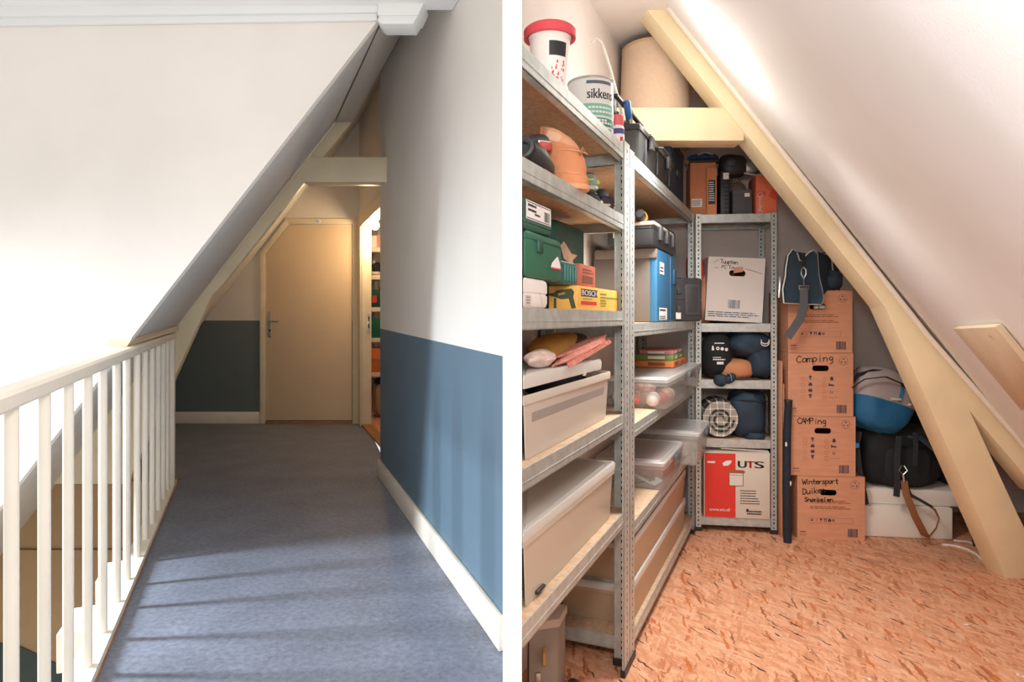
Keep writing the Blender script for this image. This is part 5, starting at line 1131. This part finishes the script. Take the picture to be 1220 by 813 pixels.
moving_box('second brown moving box from the top, with printed icons and a clean dark hand hole', 939, 1013, Z4 + .309, .327, [('Camping', .12, .84, .034, .78, .0042, .06)], True, 3.492, -6)
t1 = moving_box('top brown moving box of the stack, under the navy holdall', 939, 1012, Z4 + .637, .322, [], False, 3.494, -6)
ZT = Z4 + .637 + .3225
b = MB(); b.blob((.145, .02, .236), (.014, .015, .012), .9, .9); b.blob((.175, .02, .236), (.018, .015, .011), .8, .8); b.build('white_contents', PAPERW, t1)
# folded card flap in two hand holes
for nm, X_, Z_, zz in (('moving_box.001', 0, 0, 0),): pass

# holdall
H0 = Vector(((955 - PX) / F * 3.42, 3.42, ZT))
t = thing('holdall', 'navy sports holdall with white piping lying on the stack of moving boxes', 'bag', H0)
k_ = 3.42 / F
OUT = [(-23, 361), (-24.5, 345), (-21, 330), (-20, 318), (-17.5, 305), (-12, 298), (-6, 300), (-2, 311), (1, 312), (4, 306), (9, 301), (13.5, 299), (17, 303), (18, 318), (19, 332), (22, 345), (23.5, 357), (21, 363), (0, 362)]
def hring(yy, dx, sx, sz, lift, minz): return [(x * k_ * sx + dx, yy + .012 * math.cos(x * .1), max((362 - v) * k_ * sz + lift, minz)) for x, v in OUT]
zb_ = (378 - 362) / F * 3.42 + EYE - ZT
rings = [hring(-.012, 0, .9, .92, zb_ + .012, -9), hring(-.02, 0, .98, .99, zb_ + .001, -9), hring(0, 0, 1, 1, zb_, -9), hring(.028, .004, 1, 1, zb_, -9), hring(.05, .05, 1.0, 1.0, zb_, .0), hring(.13, .13, 1.04, .97, zb_, .002), hring(.2, .19, 1.06, .95, zb_, .002), hring(.24, .215, 1.0, .9, zb_, .004), hring(.25, .22, .8, .7, zb_, .03)]
b = MB(); b.loft(rings); b.build('body', mat('slate_navy_nylon', '#2c4150', .65, var=.12, scale=9, bump=.25, bscale=16), t)
def cl(r): return r + [r[0]]
b = MB(); b.tube(cl(hring(-.012, 0, 1.0, 1.005, zb_, -9)), .0042, 6); b.build('piping', PIPE, t)
b = MB(); r_ = hring(.14, .142, 1.06, 1.0, zb_, .002)[8:18]; b.tube(r_, .004, 6); b.build('piping', PIPE, t)
b = MB(); zz = lambda v: (378 - v) / F * 3.42 + EYE - ZT
b.tube([(-.004, -.03, zz(319)), (-.016, -.034, zz(322)), (-.017, -.034, zz(327)), (-.004, -.034, zz(333)), (.008, -.034, zz(327)), (.007, -.034, zz(322)), (-.004, -.03, zz(319))], .0032, 6); b.tube([(-.004, -.034, zz(333)), (-.004, -.036, zz(341))], .004, 6)
b.tube([(-.028, -.036, zz(341)), (.02, -.036, zz(341)), (.02, -.036, zz(345)), (-.028, -.036, zz(345)), (-.028, -.036, zz(341))], .003, 6); b.build('buckle', STEEL, t)
b = MB(); b.tube([(-.004, -.036, zz(343)), (-.006, -.042, zz(355)), (-.012, -.05, zz(366)), (-.03, -.05, zz(380)), (-.062, -.04, zz(393)), (-.085, -.03, zz(402))], .01, 10, flat=(.04, .004)); b.build('shoulder_strap', GREYST, t)
b = MB(); b.tube([(-.003, -.028, zz(302)), (-.003, -.03, zz(310)), (-.004, -.03, zz(319))], .006, 6, flat=(.018, .004)); b.build('strap_tab', BLACK, t)
b = MB(); b.tube([(.12, .1, zz(304)), (.17, .1, zz(298)), (.215, .12, zz(303)), (.25, .14, zz(318)), (.262, .14, zz(338))], .007, 8, flat=(.02, .006)); b.build('handle', GREYST, t)
b = MB(); b.tube([(-.1, .02, zz(330)), (-.112, .0, zz(342)), (-.115, .0, zz(355))], .005, 6); b.build('zip_pull', STEEL, t)
b = MB(); b.blob((.21, .12, zz(333)), (.05, .05, .055), .8, .8, .05, 4); b.build('side_pocket', MATS['slate_navy_nylon'], t)

# folded card and a dark tube beside the boxes
for k, (dx, hh, lab) in enumerate(((0, .92, 'folded brown cardboard sheet nearest the end shelves, beside the moving boxes'), (.014, .8, 'folded brown cardboard sheet sandwiched between another sheet and the dark tube'))):
    t = thing('cardboard_sheet', lab, 'cardboard', (1.404 + dx, 3.50 + .01 * k, 0), R(-8.3), 'folded cardboard beside the moving boxes')
    b = MB(); b.box((0, 0, 0), (.005, .3, hh), bev=.001); b.build('sheet', CARD, t)
    b = MB(); b.box((.0062, .01, .0), (.0095, .3, hh - .05), bev=.001); b.build('folded_half', CARDI, t)
t = thing('tube', 'long dark navy tube standing on the floor left of the moving boxes', 'tube', (1.405, 3.425, 0), 0)
b = MB(); b.tube([(0, 0, 0), (.003, .02, .3), (.01, .03, .55), (.018, .032, .72)], [.02, .021, .02, .019], 14); b.build('tube', NAVY2, t)
b = MB(); b.tube([(.017, .032, .71), (.018, .032, .725)], .0215, 14); b.build('cap', BLACK, t)
b = MB()
for z_, q_ in ((.12, .3), (.5, -.4), (.3, .8)): b.blob((.003 + .0195 * math.sin(q_), .008 - .0195 * math.cos(q_) + .03 * z_, z_), (.005, .002, .012), .9, .9)
b.build('paint_marks', PAPERW, t)

# polystyrene box with its lid
t = thing('foam_box', 'white polystyrene box with a skewed lid on the floor under the black backpack', 'box', ((1028.6 - PX) / F * 3.5, 3.52, 0), R(-8))
b = MB(); b.box((0, 0, 0), (.445, .3, .165), bev=.01); b.build('tub', FOAM, t)
b = MB(); b.box((.03, .03, .166), (.49, .33, .25), bev=.01, M=Matrix.Translation((0, 0, 0)) @ Matrix.Rotation(R(-1.5), 4, 'Z')); b.build('lid', FOAM, t)
b = MB(); b.box((.2, .027, .172), (.36, .034, .2), bev=.003); b.build('moulded_lip', FOAM, t)
# black backpack on it
Bp = Vector(((1078 - PX) / F * 3.55, 3.62, .252)); t = thing('backpack', 'large black backpack with a brown shoulder strap on the white polystyrene box', 'bag', Bp)
b = MB(); b.blob((-.0, .02, .16), (.215, .14, .158), .45, .5, .04, 7); b.build('body', BLKFAB, t)
b = MB(); b.blob((-.02, -.115, .12), (.12, .03, .1), .5, .5, .05, 9); b.build('front_pocket', mat('dark_slate_fabric', '#22292b', .85, bump=.3, bscale=24), t)
def bp(px, py, Z): return W(px, py, Z) - Bp
b = MB(); b.tube([bp(1077, 573, 3.42), bp(1080, 590, 3.38), bp(1090, 615, 3.35), bp(1101, 636, 3.36), bp(1107, 640, 3.36), bp(1115, 630, 3.36), bp(1119, 618, 3.38), bp(1114, 608, 3.40), bp(1106, 602, 3.42)], .01, 10, flat=(.034, .006)); b.build('brown_strap', mat('brown_leather', '#8a5630', .55, bump=.1, bscale=120), t)
b = MB(); b.tube([bp(1108, 603, 3.42), bp(1096, 596, 3.41), bp(1084, 590, 3.42), bp(1080, 580, 3.45)], .01, 10, flat=(.045, .01)); b.build('strap_pad', NAVY, t)
b = MB(); b.tube([bp(1074, 555, 3.42), bp(1071, 561, 3.41), bp(1076, 566, 3.41), bp(1081, 561, 3.41), bp(1077, 555, 3.42)], .003, 6); b.tube([bp(1076, 566, 3.41), bp(1077, 574, 3.41)], .005, 6); b.build('buckle', STEEL, t)
b = MB(); b.tube([bp(1071, 520, 3.45), bp(1069, 545, 3.43), bp(1069, 575, 3.42), bp(1068, 592, 3.42)], .01, 8, flat=(.03, .006)); b.build('webbing', STRAP, t)
b = MB(); b.tube([bp(1090, 516, 3.45), bp(1091, 530, 3.43), bp(1090, 555, 3.43)], .01, 8, flat=(.024, .006)); b.build('webbing', STRAP, t)
b = MB(); b.tube([bp(1024, 515, 3.5), bp(1021, 530, 3.48), bp(1024, 560, 3.47), bp(1030, 590, 3.47), bp(1032, 601, 3.47)], .01, 8, flat=(.028, .008)); b.build('webbing', STRAP, t)
b = MB(); c = bp(1020, 531, 3.465); b.box(c - Vector((.014, .008, .012)), c + Vector((.014, .004, .012)), bev=.003); b.build('blue_clip', mat('bright_blue_plastic', '#2f8fc8', .4), t)
# second dark bag behind
Bq = Vector(((1118 - PX) / F * 3.62, 3.68, .0)); t = thing('rucksack', 'dark navy-grey rucksack slumped against the wall, right of the black backpack', 'bag', Bq)
b = MB(); b.blob((.13, .08, .44), (.13, .13, .3), .6, .6, .05, 5, ry=R(-17)); b.build('body', mat('ink_fabric', '#222c36', .8, bump=.3, bscale=20), t)
b = MB(); b.blob((.2, -.04, .25), (.085, .1, .16), .6, .7, .06, 8, ry=R(-12)); b.build('side_pocket', mat('charcoal_fabric', '#2b3033', .85, bump=.3, bscale=24), t)
b = MB(); bq = lambda px, py, Z: W(px, py, Z) - Bq
b.tube([bq(1084, 520, 3.52), bq(1098, 523, 3.47), bq(1112, 534, 3.46), bq(1122, 550, 3.5)], .01, 10, flat=(.05, .012)); b.build('shoulder_pad', mat('grey_pad_fabric', '#3f4a50', .85), t)
b = MB(); b.tube([bq(1150, 585, 3.5), bq(1156, 602, 3.42), bq(1162, 630, 3.36), bq(1166, 651, 3.36)], .01, 10, flat=(.05, .008)); b.build('hanging_strap', STRAP, t)
# cool bag
Cq = Vector(((1054 - PX) / F * 3.5, 3.56, .575)); t = thing('cool_bag', 'round cool bag, grey above and blue below, with black carrying strap', 'bag', Cq)
def halfblob(lo, hi, grow=1.0, seed=3):
    b = MB(); rnd = random.Random(seed); T = Matrix.Translation((0, 0, .135)) @ Matrix.Rotation(R(17), 4, 'Y') @ Matrix.Rotation(R(-14), 4, 'X'); rings = []
    def sp(x, e): return math.copysign(abs(x) ** e, x)
    for j in range(13):
        ph = R(lo + (hi - lo) * j / 12); ph = max(-1.56, min(1.56, ph)); ring = []
        for i in range(32):
            th = 2 * math.pi * i / 32; x, y, z_ = sp(math.cos(ph), .5) * sp(math.cos(th), .7), sp(math.cos(ph), .5) * sp(math.sin(th), .7), sp(math.sin(ph), .62)
            k = 1 + .018 * math.sin(5 * th + 4 * ph) + .014 * math.sin(9 * th - 3 * ph); tp = 1 + .22 * min(0, z_)
            ring.append(T @ Vector((x * .172 * k * tp * grow, y * .12 * k * tp * grow, z_ * .165 * k)))
        rings.append(ring)
    b.loft(rings); return b, T
b, T = halfblob(-90, -2); b.build('blue_base', mat('teal_blue_nylon', '#1f6b9a', .6, var=.1, scale=8, bump=.25, bscale=18), t)
b, T = halfblob(-2, 90); b.build('grey_top', mat('pale_grey_nylon', '#b3a6a4', .65, var=.06, scale=8, bump=.3, bscale=18), t)
b = MB(); b.tube([T @ Vector(v) for v in ((.045, -.06, .165), (.045, -.095, .13), (.045, -.122, .06), (.04, -.124, .0), (.035, -.124, -.012))], .007, 8, flat=(.016, .006)); b.build('zip_strip', mat('petrol_zip', '#1f7a9a', .6), t)
b = MB(); b.tube([T @ Vector(v) for v in ((.04, -.128, .0), (.02, -.132, -.006), (-.01, -.13, -.012))], .006, 6); b.build('zip_pull', PIPE, t)
cw = lambda px, py, Z: W(px, py, Z) - Cq
b = MB(); b.tube([cw(1014, 470, 3.5), cw(1014, 456, 3.5), cw(1022, 447, 3.5), cw(1040, 442, 3.5), cw(1060, 444, 3.5), cw(1078, 454, 3.52), cw(1090, 466, 3.53), cw(1091, 475, 3.55)], .01, 8, flat=(.02, .006)); b.build('shoulder_strap', STRAP, t)
b = MB(); b.tube([cw(1015, 462, 3.46), cw(1030, 452, 3.43), cw(1055, 449, 3.42), cw(1074, 457, 3.44), cw(1086, 471, 3.48)], .01, 8, flat=(.022, .005)); b.build('carry_handle', STRAP, t)
b = MB(); c = T @ Vector((.09, -.108, -.01)); b.box(c - Vector((.02, .004, .004)), c + Vector((.02, .004, .006)), bev=.001); b.build('woven_tag', PAPERW, t)
# white cord on the boards
fl = lambda px, py: W(px, py, EYE * F / (py - PY))
o0 = fl(1150, 656); t = thing('cord', 'white cord lying loose on the floor boards behind the foot of the rafter', 'cord', o0)
b = MB(); b.tube([fl(px, py) - o0 + Vector((0, 0, .005)) for px, py in ((1122, 650), (1138, 652), (1152, 656), (1163, 662), (1170, 668), (1181, 676))], .006, 6); b.build('cord', PIPE, t)
b = MB(); b.tube([fl(px, py) - o0 + Vector((0, 0, .004)) for px, py in ((1136, 645), (1155, 647), (1172, 657), (1179, 664))], .004, 6); b.build('thin_strand', PIPE, t)
# ================================================================== LIGHT
w = bpy.data.worlds.new('world'); SC.world = w; w.use_nodes = True
w.node_tree.nodes['Background'].inputs[0].default_value = (1, .975, .94, 1); w.node_tree.nodes['Background'].inputs[1].default_value = .85
def area(name, loc, target, size, power, col, size_y=None):
    l = bpy.data.lights.new(name, 'AREA'); l.energy = power; l.color = col; l.size = size
    if size_y: l.shape = 'RECTANGLE'; l.size_y = size_y
    o = bpy.data.objects.new(name, l); COL.objects.link(o); o.location = loc
    o.rotation_euler = (Vector(target) - Vector(loc)).to_track_quat('-Z', 'Y').to_euler(); return o
def point(name, loc, power, col, r=.05):
    l = bpy.data.lights.new(name, 'POINT'); l.energy = power; l.color = col; l.shadow_soft_size = r
    o = bpy.data.objects.new(name, l); COL.objects.link(o); o.location = loc; return o
sw = area('stair_window_light', (-3.9, 2.2, 1.3), (-.9, 2.45, -.1), .3, 38, (.84, .93, 1), .8); sw.data.spread = R(70)
point('closet_bulb_light', (-1.406, 6.82, 2.02), 18, (1, .72, .42), .04)
point('alcove_lamp_light', (-2.05, 5.9, 2.3), 50, (1, .7, .42), .15)
point('storage_lamp_light', (.62, 2.5, 2.02), 6, (1, .95, .88), .12)
sl = area('storage_fill_light', (.68, 2.28, 1.8), (.58, 2.6, 0), .35, 15, (1, .96, .91)); sl.data.spread = R(140)  # added fill over the aisle, brightens floor and back goods; no fixture here
point('entrance_fill_light', (.04, .25, 1.5), 48, (1, .965, .92), .12)  # added frontal fill close to the camera, evens out the aisle; not a lamp
point('hall_warm_fill_light', (-.7, 1.5, 2.25), 5, (1, .82, .62), .1)  # added warm fill standing in for bounced light on header and right wall
vs = SC.view_settings; SC.display_settings.display_device = 'sRGB'; vs.view_transform = 'Standard'; vs.look = 'None'; vs.gamma = 1; vs.use_curve_mapping = False; vs.exposure = 0.0
